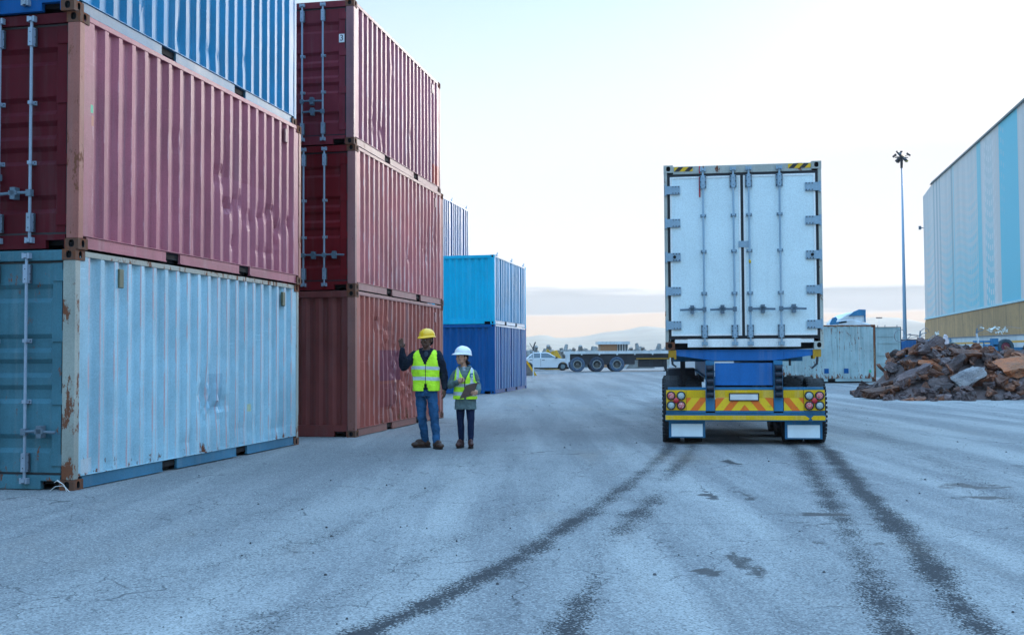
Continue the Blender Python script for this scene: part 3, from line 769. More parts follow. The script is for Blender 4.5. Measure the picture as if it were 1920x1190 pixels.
t3 = container('dark maroon container marked 3, topmost of the maroon stack', off(S2, Y2, -0.02, -.02, 2 * CH), Y2 - .004, P_['mar1_door'], P_['mar1_frame'], M['casting'], G2,
          side=P_['mar1'], door_mat=P_['mar1_door'], bars=[(0.575, -1, .60), (0.965, 1, .79), (1.473, -1, .79), (1.863, 1, .60)], seed=6, rail=P_['mar1_frame'], toprail=P_['mar1_frame'],
          dents=[(2.2, 1.9, .12, .35, -.02), (1.0, .6, .2, .3, .02), (1.5, .5, .2, .3, .025), (3.4, .8, .1, .2, .02)], vents=[(5.35, 2.3, P_['mar1_frame'])], hinge_mat=P_['mar1_door'])
# number plate on the topmost maroon container
fc = bpy.data.curves.new('marking', 'FONT'); fc.body = '3'; fc.size = .15; fc.extrude = .001; fc.align_x = 'CENTER'; fc.align_y = 'CENTER'
tmp = bpy.data.objects.new('marking', fc); col.objects.link(tmp)
dg = bpy.context.evaluated_depsgraph_get(); fme = bpy.data.meshes.new_from_object(tmp.evaluated_get(dg)); bpy.data.objects.remove(tmp)
plq = MB(); plq.box(-.285, -.185, .019, .024, 1.83, 1.98); pq = plq.build('number_label', M['sticker'], t3)
fo = bpy.data.objects.new('marking', fme); col.objects.link(fo); fo.parent = pq; fo.location = (-.235, .0175, 1.905); fo.rotation_euler = (R(90), 0, 0); fme.materials.clear(); fme.materials.append(M['dark'])
# far blue stacks
SW = dict(wide=[.9, 2.75, 4.6])
container('royal blue container on the ground, under the sky blue one', off(S3, Y3, 0, 0, 0.02), Y3, P_['navy'], P_['navy'], P_['navy'], G3, side=P_['navy_side'], end='wall', end_mat=P_['navy'],
          toprail=P_['pale_rail'], rail=P_['navy_side'], side_kw=SW, seed=7)
container('sky blue container standing on the royal blue one', off(S3, Y3, 0, 0, CH + .02), Y3, P_['cyan'], P_['cyan'], P_['cyan'], G3, side=P_['cyan_side'], end='wall', end_mat=P_['cyan'],
          toprail=P_['pale_rail'], rail=P_['pale_rail'], side_kw=SW, seed=8)
for i in range(3):
    lb = ['grey blue container hidden low behind the maroon stack', 'grey blue container hidden halfway up behind the maroon stack', 'white ribbed container rising above the sky blue one'][i]
    container(lb, off(S3, Y3, -CW - .12, .35, .02 + i * CH), Y3, P_['striped'], P_['pale_rail'], P_['pale_rail'], G3, side=P_['striped'], end='wall', side_kw=SW, seed=9 + i, toprail=P_['pale_rail'])
# small fittings on the far containers
for (z, ys_, dx) in ((2 * CH + .02, (.45, 3.1, 5.5), 0.0), (3 * CH + .02, (.45, 3.1, 5.5), -CW - .12)):
    for yy in ys_:
        l = MB(); l.box(-.05, .03, -.06, .06, 0, .05); l.box(-.02, .03, .02, .06, .05, .13)
        o = l.build('lashing_lug', P_['pale_rail']); o.location = off(S3, Y3, dx, yy, z - .012); o.rotation_euler = (0, 0, -Y3)
        # parent to the container below keeping place
        best = [c for c in col.objects if c.type == 'EMPTY' and c.get('category') == 'container' and abs(c.location.z + CH - z) < .05 and (abs(c.location.x - off(S3, Y3, dx, 0 if dx == 0 else .35, 0)[0]) < .02)]
        p = best[0]; o.parent = p
        o.location = (0.0, yy, CH - .012); o.rotation_euler = (0, 0, 0)
container('orange red container standing far behind the royal blue one', (-0.12, 62.0, gz(1, 62)), .16, P_['orange'], P_['orange'], M['casting'], 'single containers on the yard', end='wall', seed=13)
# ------------------------------------------------------------------ the truck: reefer container on a skeletal trailer
TX, TY, TYAW, TZ, TH = 2.428, 16.86, 0.150, 1.50, 2.93
P_['tw'] = paint('pale_reefer_paint', (0.72, 0.84, 0.87), rust=0.05, seed=30, var=0.05, streak=0.12, rough=0.45)
P_['tw_trim'] = paint('white_trim_paint', (0.86, 0.87, 0.87), rust=0.25, seed=31, var=0.06, streak=0.2)
P_['tw_post'] = paint('rust_streaked_white', (0.45, 0.46, 0.42), rust=0.85, seed=32)
P_['steel'] = paint('brushed_fitting', (0.30, 0.42, 0.52), rust=0.12, seed=33, var=0.1)
P_['tb'] = paint('chassis_blue', (0.01, 0.145, 0.44), rust=0.12, seed=34, streak=0.25, rough=0.42, var=0.12)
P_['tb_dull'] = paint('dusty_chassis_blue', (0.03, 0.17, 0.33), rust=0.35, seed=35, streak=0.4)
P_['ty'] = paint('dusty_yellow', (0.80, 0.48, 0.008), rust=0.2, seed=36, streak=0.25)
P_['ty2'] = paint('twistlock_yellow', (0.50, 0.27, 0.02), rust=0.4, seed=37)
P_['dk'] = paint('dark_undergear', (0.03, 0.032, 0.04), rust=0.3, seed=38)
RB = plain('rubber_roller', (0.015, 0.02, 0.035), 0.45, var=0.3)
def hazard(name, scale, c1, c2, slope=1.0, thr=0.5, mirror=None):
    k = NT(name); s = k.sep()
    x = s['X'] if mirror is None else k.math('ABSOLUTE', k.math('SUBTRACT', s['X'], mirror))
    v = k.math('FRACT', k.math('MULTIPLY', k.math('ADD', x, k.math('MULTIPLY', s['Z'], slope)), scale))
    m = k.ramp(v, thr - .01, thr + .01, smooth=False)
    cc = k.mix(m, c1, c2); n = k.noise(k.vec(), 14, 6, .65)
    cc = k.mix(k.ramp(n, 0.55, 0.75, 0, .45), cc, (0.12, 0.08, 0.05))
    return k.out(cc, 0.45)
M['hazard'] = hazard('black_yellow_tape', 6.2, (0.75, 0.42, 0.006), (0.015, 0.015, 0.02), -1.0)
M['chev'] = hazard('orange_yellow_chevrons', 3.9, (0.90, 0.56, 0.008), (0.90, 0.17, 0.006), 0.8, 0.52, mirror=0.0)

tc_root = empty('shipping_container', (TX, TY, TZ), -TYAW)
tag(tc_root, 'white refrigerated container with four lock bars, riding on the blue and yellow trailer', 'container')
W, H, L = CW, TH, 12.19
def tc(name, mat, fn, parent=tc_root, bevel=0, smooth=False):
    m = MB(); fn(m); return m.build(name, mat, parent, smooth=smooth, bevel=bevel)
for (x, sx) in ((0, 1), (W, -1)):
    for (y, sy) in ((0, 1), (L, -1)):
        casting(tc_root, x, y, 0, sx, sy, False, M['casting'] if x == 0 else P_['tw_post'], .15)
        casting(tc_root, x, y, H - .118, sx, sy, True, P_['tw_post'], .15)
        a, b = sorted((x + sx * .003, x + sx * .055)); c_, d_ = sorted((y + sy * .003, y + sy * .12))
        tc('corner_post', P_['tw_post'], lambda m: m.box(a, b, c_, d_, .118, H - .118), bevel=.006)
tc('header', P_['tw_post'], lambda m: m.box(.15, W - .15, .006, .12, H - .145, H - .022), bevel=.004)
def f_sill(m):
    m.box(.15, W - .15, .02, .10, .10, .165)
    m.box(.35, W - .35, .006, .10, .035, .165)
tc('sill', P_['tw_trim'], f_sill, bevel=.004)
tc('side_panel', P_['tw'], lambda m: m.box(.012, .05, .12, L - .12, .13, H - .12))
tc('side_panel', P_['tw'], lambda m: m.box(W - .05, W - .012, .12, L - .12, .13, H - .12))
tc('roof_panel', P_['tw'], lambda m: m.box(.02, W - .02, .12, L - .12, H - .06, H - .025))
tc('front_wall', P_['tw'], lambda m: m.box(.06, W - .06, L - .12, L - .02, .13, H - .06))
tc('bottom_rail', P_['tw_trim'], lambda m: (m.box(.006, .08, .178, L - .178, .01, .13), m.box(W - .08, W - .006, .178, L - .178, .01, .13)))
tc('floor', M['dark'], lambda m: m.box(.08, W - .08, .11, L - .1, .02, .13))
tc('inner_void', M['dark'], lambda m: m.box(.055, W - .055, .06, .12, .165, H - .145))
DZ0, DZ1 = .215, H - .19
# gaskets in the frame
def f_gask(m):
    m.box(.055, .098, .012, .06, .165, H - .145); m.box(W - .098, W - .055, .012, .06, .165, H - .145)
    m.box(.098, W - .098, .012, .06, DZ1, H - .145); m.box(.098, W - .098, .012, .06, .165, DZ0)
    m.box(W / 2 - .024, W / 2 + .02, .012, .06, DZ0, DZ1)
tc('gasket', M['rubber'], f_gask)
for (xa, xb, hx, s) in ((.098, W / 2 - .024, 0.0, 1), (W / 2 + .02, W - .098, W, -1)):
    d = tc('door', P_['tw'], lambda m: m.box(xa + .03, xb - .03, .004, .055, DZ0 + .03, DZ1 - .03), bevel=.004)
    def f_trim(m):
        m.box(xa, xa + .03, -.004, .055, DZ0, DZ1); m.box(xb - .03, xb, -.004, .055, DZ0, DZ1)
        m.box(xa + .03, xb - .03, -.004, .055, DZ0, DZ0 + .03); m.box(xa + .03, xb - .03, -.004, .055, DZ1 - .03, DZ1)
    tc('door_trim', P_['tw_trim'], f_trim, d, bevel=.003)
    for i, zc in enumerate((.385, .925, 1.465, 2.005, 2.53)):
        def f_h(m):
            a, b = sorted((hx + s * .025, hx + s * .255))
            m.box(a, b, -.022, -.005, zc - .065, zc + .065)
            for q in (.145, .19, .235):
                for dz in (-.05, .05):
                    m.cur = 1
                    xx = hx + s * q; m.box(xx - .008, xx + .008, -.03, -.022, zc + dz - .008, zc + dz + .008)
            m.cur = 0
            m.tube([(hx + s * .03, -.012, zc - .085), (hx + s * .03, -.012, zc + .085)], .016, 8)
            m.cur = 1; m.box(a, b, -.0215, -.005, zc - .0685, zc - .0655); m.cur = 0  # dark outline strip along the lower edge of the hinge
        h = tc('hinge', [P_['steel'], BOLT_EDGE], f_h, d)
        if i == 2:
            tc('rubber_stop', M['dark'], lambda m: m.tube([(hx + s * .16, -.022, zc), (hx + s * .16, -.045, zc)], .024, 12), h)
for (x, d_, key) in ((.615, -1, 0), (1.083, -1, 1), (1.322, 1, 2), (1.792, 1, 3)):
    b = locking_bar(tc_root, x, .085, H - .085, 0.0, P_['steel'], .63, d_, guides=(.29, .53, .735), big=.048)
tc('centre_plate', P_['steel'], lambda m: m.box(1.155, 1.31, -.012, -.0045, 1.60, 1.70), bevel=.002)
tc('hazard_tape', M['hazard'], lambda m: m.box(.165, .46, .002, .006, H - .103, H - .032))
tc('hazard_tape', M['hazard'], lambda m: m.box(W - .505, W - .16, .002, .006, H - .103, H - .032))
tc('paint_mark', M['red_tag'], lambda m: (m.box(.555, .578, .001, .006, H - .14, H - .025), m.box(.553, .575, -.0125, -.005, H - .52, H - .20)))
tc('door_seal_tag', P_['ty'], lambda m: m.tube([(1.322, -.07, 1.385), (1.322, -.1, 1.35)], .018, 8))

# skeletal trailer
tr = empty('container_trailer', (TX, TY, 0), -TYAW)
tag(tr, 'blue skeletal trailer with yellow and orange rear board, round lamps and twin tyres', 'trailer')
def tp(name, mat, fn, parent=tr, bevel=0, smooth=False):
    m = MB(); fn(m); return m.build(name, mat, parent, smooth=smooth, bevel=bevel)
def f_bolster(m):
    # tapered rear bolster
    zt = 1.478
    pts = [(.16, zt), (W - .16, zt), (W - .16, zt - .075), (W - .75, zt - .155), (.75, zt - .155), (.16, zt - .075)]
    m.prism(pts, 'y', .05, .16)
    m.box(.12, W - .12, .035, .30, zt, zt + .014)
    for x in (.60, W - .60): m.box(x - .01, x + .01, .04, .05, zt - .14, zt)
tp('rear_bolster', P_['tb'], f_bolster, bevel=.004)
for (x, s) in ((0.0, 1), (W, -1)):
    def f_tw(m):
        a, b = sorted((x + s * .045, x + s * .165)); m.box(a, b, .02, .28, 1.375, 1.492)
        a, b = sorted((x + s * .135, x + s * .170)); m.box(a, b, .015, .28, 1.345, 1.488)
    t = tp('twistlock', P_['ty2'], f_tw, bevel=.004)
    tp('handle', P_['dk'], lambda m: m.tube([(x + s * .10, .05, 1.38), (x + s * .11, .03, 1.27), (x + s * .165, 0.0, 1.23)] if s > 0 else [(x - .10, .05, 1.38), (x - .11, .03, 1.27), (x - .19, 0.0, 1.20)], [.016, .018, .014], 8), t)
# main rails
for x in (.71, W - .71):
    tp('main_rail', P_['tb_dull'], lambda m: (m.box(x - .07, x + .07, .2, 12.0, 1.02, 1.04), m.box(x - .008, x + .008, .2, 12.0, 1.04, 1.44), m.box(x - .07, x + .07, .2, 12.0, 1.44, 1.46)))
for yy in (2.2, 3.6, 5.2, 7.0, 9.0, 11.8):
    tp('cross_member', P_['tb_dull'], lambda m: m.box(.08, W - .08, yy - .06, yy + .06, 1.30, 1.43))
for x, s in ((.69, 1), (W - .70, -1)):
    tp('rear_post', P_['tb_dull'], lambda m: (m.box(x - .07, x + .07, .02, .12, .53, 1.322),), bevel=.004)
    rp = MB()
    for i in range(5):
        zc = 1.21 - i * .105
        rp.lathe([(.0, -.055), (.034, -.055), (.044, -.045), (.044, .045), (.034, .055), (0, .055)], (x, -.032, zc), 'x', 16)
    rp.box(x - .058, x - .050, -.05, .02, .74, 1.26); rp.box(x + .050, x + .058, -.05, .02, .74, 1.26)
    tp_ = rp.build('rubber_roller', RB, tr, smooth=False)
tp('rear_plate', P_['tb'], lambda m: m.box(.77, W - .78, .06, .075, .935, 1.285), bevel=.003)
tp('cross_bar', P_['tb_dull'], lambda m: (m.box(.03, .62, .03, .10, .865, .905), m.box(.762, W - .772, .03, .10, .865, .905), m.box(W - .628, W - .02, .03, .10, .865, .905)), bevel=.003)
tp('lower_bar', P_['tb_dull'], lambda m: (m.box(.0, .618, .025, .10, .505, .535), m.box(.0, W, .035, .11, .475, .502), m.box(.764, W - .774, .025, .10, .505, .535), m.box(W - .626, W, .025, .10, .505, .535)), bevel=.002)
# bumper bar, chipped yellow
def f_bump(m):
    m.prism([(-.01, .395), (W - .26, .395), (W - .235, .42), (W - .30, .465), (-.01, .465)], 'y', .005, .02)
    m.prism([(W - .19, .395), (W + .0, .395), (W + .005, .45), (W - .02, .465), (W - .17, .465), (W - .21, .43)], 'y', .005, .02)
tp('bumper_stripe', P_['ty'], f_bump)
tp('bumper', P_['tb_dull'], lambda m: m.box(-.015, W + .01, .021, .10, .375, .472), bevel=.004)
tp('chevron_board', M['chev'], lambda m: m.box(-.45, .44, -.002, .012, -.095, .105)).location = (W / 2 + .0, .03, .635)
tp('chevron_board', M['chev'], lambda m: m.box(.60, .90, -.002, .012, -.095, .105)).location = (W / 2, .03, .635)
tp('chevron_board', M['chev'], lambda m: m.box(-.90, -.60, -.002, .012, -.095, .105)).location = (W / 2, .03, .635)
tp('yellow_strip', P_['ty'], lambda m: (m.box(.764, W - .775, .03, .042, .742, .862), m.box(.318, .618, .03, .042, .742, .862), m.box(W - .626, W - .32, .03, .042, .742, .862)))
# lamp clusters
LR = {}
def lens(name, c, em=None):
    k = NT(name); v = k.n('ShaderNodeTexVoronoi'); v.inputs['Scale'].default_value = 70; k.link(k.vec(), v.inputs['Vector'])
    m = k.ramp(v.outputs['Distance'], .2, .6)
    k.b.inputs['Coat Weight'].default_value = 0.6
    return k.out(k.mix(m, c[0], c[1]), 0.25)
LR['w'] = lens('clear_lens', ((0.52, 0.60, 0.58), (0.34, 0.42, 0.42)))
LR['r'] = lens('pale_red_lens', ((0.72, 0.50, 0.48), (0.62, 0.08, 0.10)))
LR['red'] = lens('red_lens', ((0.65, 0.02, 0.04), (0.5, 0.01, 0.02)))
for (x0, order) in ((.005, 'rwwr'), (W - .315, 'wrrw')):
    pl = tp('lamp_plate', P_['ty'], lambda m: m.box(x0, x0 + .31, .004, .02, .545, .862), bevel=.003)
    for i, (dx, dz) in enumerate(((.075, .775), (.232, .775), (.075, .622), (.232, .622))):
        kx = x0 + dx
        lm = tp('lamp', M['rubber'], lambda m: m.lathe([(.070, .004), (.070, -.022), (.062, -.028), (.055, -.026), (.055, .0)], (kx, 0, dz), 'y', 24), pl, smooth=False)
    for i, (dx, dz) in enumerate(((.075, .775), (.232, .775), (.075, .622), (.232, .622))):
        tp('lens', LR[order[i]], lambda m: m.lathe([(.056, -.010), (.050, -.022), (.03, -.027), (0.0005, -.029)], (x0 + dx, 0, dz), 'y', 24), pl, smooth=True)
    tp('reflector', LR['red'], lambda m: m.lathe([(.046, .004), (.046, -.018), (.035, -.026), (0.0005, -.028)], (x0 + .154, 0, .70), 'y', 20), pl, smooth=True)
tp('number_plate', M['sticker'], lambda m: m.box(.995, 1.425, .012, .022, .708, .80), bevel=.002)
tp('plate_frame', M['rubber'], lambda m: (m.box(.980, 1.44, .023, .029, .692, .816), m.box(.980, .9945, .008, .023, .692, .816), m.box(1.4255, 1.44, .008, .023, .692, .816), m.box(.9945, 1.4255, .008, .023, .692, .7075), m.box(.9945, 1.4255, .008, .023, .8005, .816)))
WF = plain('flap_board_white', (0.74, 0.86, 0.93), 0.4, var=0.04, bump=0.05)
for (x0, zz) in ((.04, 0.0), (W - .60, -.012)):
    fp = tp('mud_flap', P_['tb_dull'], lambda m: m.box(x0, x0 + .57, .13, .15, .105 + zz, .372), bevel=.003)
    tp('flap_panel', WF, lambda m: m.box(x0 + .04, x0 + .53, .122, .1295, .125 + zz, .325 + zz), fp, bevel=.003)
# wheels
def tyre_mb(mb, cx, cy, cz, r=.515, w=.275, n=60, tread=True):
    hw = w / 2; prof = [(.30, -hw * .62), (.34, -hw * .9), (.42, -hw * 1.0), (.475, -hw * .97), (.50, -hw * .86)]
    rb = r
    ribs = [-.80, -.52, -.46, -.16, -.10, .10, .16, .46, .52, .80]
    for i, q in enumerate(ribs):
        g = (1 <= i <= 2) or (3 <= i <= 4) or (5 <= i <= 6) or (7 <= i <= 8)
        prof.append((rb - (.0 if i in (0, 9) else 0), hw * q))
        if i in (1, 3, 5, 7): prof.append((rb - .013, hw * (q + .01))); prof.append((rb - .013, hw * (ribs[i + 1] - .01)))
    prof += [(.50, hw * .86), (.475, hw * .97), (.42, hw), (.34, hw * .9), (.30, hw * .62)]
    mb.lathe(prof, (cx, cy, cz), 'x', n)
    if tread:                                         # shoulder lugs
        for k_ in range(44):
            a = 2 * math.pi * k_ / 44
            for sgn in (-1, 1):
                m = Matrix.Translation((cx + sgn * hw * .86, cy, cz)) @ Matrix.Rotation(a, 4, 'X') @ Matrix.Translation((0, 0, rb - .006))
                mb.box(-.03, .02 if sgn > 0 else .03, -.018, .018, -.03, .010, m)
                m = Matrix.Translation((cx + sgn * hw * .32, cy, cz)) @ Matrix.Rotation(a + .05, 4, 'X') @ Matrix.Translation((0, 0, rb - .008)) @ Matrix.Rotation(.35 * sgn, 4, 'Z')
                mb.box(-.034, .034, -.019, .019, -.01, .008, m)
def rim_mb(mb, cx, cy, cz, s):
    mb.lathe([(.305, s * .08), (.30, s * .10), (.27, s * .10), (.25, s * .02), (.15, -s * .01), (.13, s * .05), (.10, s * .09), (0.001, s * .095)], (cx, cy, cz), 'x', 28)
    for k_ in range(10):
        a = 2 * math.pi * k_ / 10
        mb.tube([(cx + s * .0, cy + .2 * math.cos(a), cz + .2 * math.sin(a)), (cx + s * .035, cy + .2 * math.cos(a), cz + .2 * math.sin(a))], .016, 6)
RIM = plain('dusty_rim', (0.22, 0.25, 0.27), 0.55, metal=0.2)
ptyre = None
for ai, yy in enumerate((.72, 2.03, 3.34)):
    tp('axle', P_['dk'], lambda m: m.tube([(.2, yy, .52), (W - .2, yy, .52)], .07, 10))
    for cx in (.085, .435, W - .435, W - .085):
        if ptyre is None:
            m = MB(); tyre_mb(m, 0, 0, 0); ptyre = m.build('tyre', M['tyre'], tr)
            m = MB(); rim_mb(m, 0, 0, 0, -1); prim = m.build('rim', RIM, ptyre)
            ptyre.location = (cx, yy, .515)
        else:
            c = copy_tree(ptyre, tr); c.location = (cx, yy, .515)
            if cx > W / 2: c.rotation_euler = (0, 0, math.pi)
            else: c.rotation_euler = (random.random() * 3, 0, 0)
    for x, s in ((.0, 1), (W, -1)): pass
for x in (.61, W - .61):
    tp('suspension_arm', P_['dk'], lambda m: m.box(x - .045, x + .045, .45, 3.8, .62, .80))
tp('air_tank', P_['dk'], lambda m: m.tube([(.85, 4.4, .85), (W - .85, 4.4, .85)], .14, 16))
for x in (.35, W - .35):
    tp('landing_leg', P_['dk'], lambda m: (m.box(x - .06, x + .06, 9.3, 9.42, .15, 1.3), m.box(x - .13, x + .13, 9.2, 9.5, .11, .15)))
tp('hanging_hook', P_['dk'], lambda m: (m.tube([(W - .68, .2, 1.33), (W - .68, .2, 1.25), (W - .6, .2, 1.24)], .008, 6), m.box(W - .70, W - .67, .18, .21, 1.27, 1.34)))
tp('bracket', P_['dk'], lambda m: m.box(W - .52, W - .49, .15, .2, 1.24, 1.34))

# tractor unit in front, mostly hidden
tq = empty('truck_tractor', off((TX, TY), TYAW, 0, 12.6, 0), -TYAW)
tag(tq, 'tractor unit hidden in front of the white container trailer', 'truck')
def tqp(name, mat, fn, parent=tq, bevel=0):
    m = MB(); fn(m); return m.build(name, mat, parent, bevel=bevel)
cab = tqp('cab', P_['tw_trim'], lambda m: m.prism([(1.3, .7), (3.0, .7), (3.3, 1.1), (3.2, 2.1), (2.7, 3.0), (1.3, 3.0)], 'x', .02, W - .02), bevel=.05)
tqp('windscreen', M['rubber'], lambda m: m.prism([(3.23, 1.95), (3.205, 2.12), (2.86, 2.76), (2.9, 2.74), (3.25, 2.1)], 'x', .2, W - .2), cab)
tqp('chassis', P_['dk'], lambda m: (m.box(.75, .87, -2.9, 2.6, .75, .98), m.box(W - .87, W - .75, -2.9, 2.6, .75, .98)))
tqp('fifth_wheel', P_['dk'], lambda m: m.box(.75, W - .75, -2.2, -1.3, .985, 1.0))
for yy in (-2.4, -1.1, 2.3):
    for cx in ((.085, .435, W - .435, W - .085) if yy < 0 else (.15, W - .15)):
        c = copy_tree(ptyre, tq); c.location = (cx, yy, .515)
for x in (.0, W - .65):
    tqp('mudguard', P_['dk'], lambda m: m.prism([(-3.1, .8), (-3.0, 1.08), (-.6, 1.08), (-.5, .8), (-.52, .8), (-.62, 1.05), (-2.98, 1.05), (-3.08, .8)], 'x', x, x + .65))
# ------------------------------------------------------------------ old blue container on the right, with its door swung open
def at(px, py, Y):
    x, z = hz(px, py, Y); return Vector((x, Y, z))
GY0 = 48.5
gp = at(1643, 715, GY0)
gzz = gp.z
gyaw = 0.0
# its long side faces the camera: local x=0 side looks to -y here, door end to the right
og = container('old pale blue container with rust spots and one door swung open, behind the scrap heap', (gp.x - CL, GY0, gzz), R(90), P_['oldblue'], P_['oldblue_frame'], M['casting'], 'single containers on the yard',
               side=P_['oldblue'], end='wall', back='open', seed=41, toprail=P_['oldblue_frame'], rail=P_['inner'], side_kw=dict(pitch=0.30, depth=.03))
# R(-90): local +y points to world -x, local -x side (body) points to +y
def inner_door(m):
    w = 1.13; z0, z1 = .19, CH - .13
    m.box(0, w, 0.0, .03, z0, z1)
    for zc in (z0 + .02, .42, .80, 1.18, 1.75, 2.05, z1 - .02):
        m.box(.02, w - .02, -.022, 0.0, zc - .015, zc + .015)
    m.box(w - .1, w, -.03, 0.0, z0, z1); m.box(0, .06, -.03, 0, z0, z1)
m = MB(); inner_door(m)
dr = m.build('door', P_['inner'], og); dr.rotation_euler = (0, 0, R(90)); dr.location = (-.03, CL + .01, 0)
m = MB(); m.box(1.13, 1.16, -.035, .03, .17, CH - .11); m.box(0, 1.16, -.03, .03, CH - .13, CH - .11); m.build('gasket', M['rubber'], dr)
for xx in (.12, .45, 1.0):
    m = MB(); m.tube([(xx, .03, CH - .13), (xx, .03, CH - .03)], .014, 6); m.box(xx - .02, xx + .02, .0, .04, CH - .06, CH - .03); m.build('locking_bar', M['galv_dark'], dr)
for (sx, zc, mm) in ((.22 + .0, .42, M['green']),):
    m = MB(); m.box(-.012, -.004, CL - sx - .09, CL - sx, zc, zc + .11); m.build('sticker', mm, og)
for sx in (1.25, 2.15):
    m = MB(); m.box(-.012, -.004, CL - sx - .21, CL - sx, .38, .60); m.build('blue_patch', P_['navy'], og)
m = MB(); m.box(-CW + .1, -.1, CL - .34, CL - .3, .2, CH - .15); m.build('cargo_void', M['dark'], og)

# cab roof seen above it
cb = empty('truck_tractor', (at(1558, 608, 60).x, 60, gz(12, 60)), 0)
tag(cb, 'white truck cab with a blue roof deflector showing above the old blue container', 'truck')
def cbp(name, mat, fn, parent=cb, bevel=0):
    m = MB(); fn(m); return m.build(name, mat, parent, bevel=bevel)
CBM = paint('cab_white', (0.62, 0.66, 0.70), rust=.02, seed=50)
cbb = cbp('cab', CBM, lambda m: m.prism([(0, .7), (2.3, .7), (2.3, 2.9), (1.2, 3.2), (.45, 3.1), (.12, 2.3), (-.02, 1.3)], 'y', 0, 2.3), bevel=.05)
cbp('roof_deflector', CBM, lambda m: m.prism([(.45, 3.05), (2.0, 3.05), (2.0, 3.62), (1.6, 3.66), (1.0, 3.5), (.55, 3.22)], 'y', .1, 2.2), bevel=.04)
cbp('side_fairing', P_['tb_dull'], lambda m: m.prism([(1.02, 3.38), (1.9, 3.42), (1.93, 3.02), (1.98, 3.02), (1.99, 3.74), (1.62, 3.76), (1.3, 3.62)], 'y', .02, .12), bevel=.01)
cbp('sun_visor', P_['tb_dull'], lambda m: m.prism([(-.05, 2.95), (.1, 3.28), (.3, 3.34), (.38, 3.2), (.3, 3.05), (.9, 3.12), (.9, 3.0), (.0, 2.88)], 'y', .0, .14), bevel=.01)
cbp('side_window', M['rubber'], lambda m: m.prism([(.25, 2.0), (1.1, 2.0), (1.1, 2.65), (.45, 2.65)], 'y', -.02, -.002), cbb)
for xx in (.55, 3.2):
    c = copy_tree(ptyre, cb); c.location = (xx, .3, .515); c.rotation_euler = (0, 0, R(90))
cbp('chassis', P_['dk'], lambda m: m.box(1.0, 5.2, .6, .8, .7, 1.0))

# ------------------------------------------------------------------ lamp masts
def mast(px, py_top, Y, label, big=True):
    b = at(px, 640, Y); top = at(px - (7 if big else 0), py_top, Y).z; zb = gz(b.x, Y)
    r = empty('lamp_mast', (b.x, Y, zb)); tag(r, label, 'lamp mast')
    m = MB(); m.tube([(0, 0, 0), (0, 0, 2), (0, 0, top - zb - .6)], [.27 if big else .3, .25, .075], 16); m.build('mast', MASTM, r, smooth=True)
    if big:
        m = MB(); m.tube([(0, 0, top - zb - 1.6), (0, 0, top - zb + .5)], .17, 10); m.tube([(-.8, 0, top - zb - .3), (.8, 0, top - zb - .3)], .06, 6)
        m.tube([(0, 0, top - zb - .3), (-.5, .3, top - zb + .55)], .12, 6)
        m.build('lamp_carriage', P_['dk'], r)
        random.seed(3)
        for i in range(8):
            a = 2 * math.pi * i / 8 + .3; rr = .6 + .22 * (i % 2)
            cx, cy = rr * math.cos(a), rr * math.sin(a); zc = top - zb - .35 + (.35 if i % 2 else -.25)
            m = MB(); mt = Matrix.Translation((cx, cy, zc)) @ Matrix.Rotation(a, 4, 'Z') @ Matrix.Rotation(.7, 4, 'Y')
            m.box(-.26, .26, -.18, .18, -.1, .1, mt); m.tube([(0, 0, top - zb - .3), (cx, cy, zc)], .04, 5)
            m.build('floodlight', YL if i in (0, 1) else P_['dk'], r)
    else:
        m = MB(); m.box(-1.6, 1.6, -1, 1, top - zb - .9, top - zb - .2); m.build('lamp_carriage', P_['dk'], r)
MASTM = plain('mast_steel', (0.22, 0.32, 0.42), 0.5, metal=.3, var=.05)
YL = plain('yellow_lamp_body', (0.35, 0.28, 0.03), 0.5)
mast(1697, 291, 130, 'tall tapered floodlight mast standing left of the warehouse')
mast(1649, 594, 640, 'tiny distant floodlight mast above the old blue container', big=False)

# ------------------------------------------------------------------ warehouse
wh = empty('warehouse', (58.32, 150, 0), -math.atan(0.215))
tag(wh, 'huge warehouse with turquoise striped cladding on a brown concrete base', 'warehouse')
k = NT('striped_cladding')
s = k.sep()
# u = distance along the wall from its far corner, towards the camera (local -y)
u = k.math('MULTIPLY', s['Y'], -1.0)
zc = s['Z']
rib = k.math('SINE', k.math('MULTIPLY', u, 2 * math.pi / 0.25))
base = k.mix(k.ramp(k.noise(k.vec((1, 1, .08)), 0.5, 5), .35, .7), (0.44, 0.48, 0.49), (0.54, 0.56, 0.56))
def band(a, b, soft=.08):
    return k.math('MULTIPLY', k.ramp(u, a - soft, a + soft), k.ramp(u, b + soft, b - soft))
TEAL = (0.03, 0.46, 0.58); LTEAL = (0.15, 0.50, 0.60); DK = (0.12, 0.29, 0.36)
fadez = k.ramp(zc, 24, 6, 0.15, 1.0)
cc = base
def dots(u0, u1, su, sz, size, strength, col_, fade=True):
    global cc
    fu = k.math('SINE', k.math('MULTIPLY', u, 2 * math.pi / su)); fz = k.math('SINE', k.math('MULTIPLY', k.math('ADD', zc, k.math('MULTIPLY', k.math('SINE', k.math('MULTIPLY', u, .45)), .5)), 2 * math.pi / sz))
    d = k.ramp(k.math('MINIMUM', fu, fz), size - .1, size + .15)
    m_ = k.math('MULTIPLY', k.math('MULTIPLY', d, band(u0, u1, .6)), strength)
    if fade: m_ = k.math('MULTIPLY', m_, fadez)
    cc = k.mix(m_, cc, col_)
dots(2, 10, .9, 1.1, .1, .8, LTEAL); dots(12, 22, .8, 1.0, .0, .9, LTEAL); dots(22.5, 35, .7, .9, -.05, .85, LTEAL)
dots(30, 37, .9, 1.2, .05, .7, TEAL)
tot = k.ramp(zc, 20, 6.5, 0, .55)
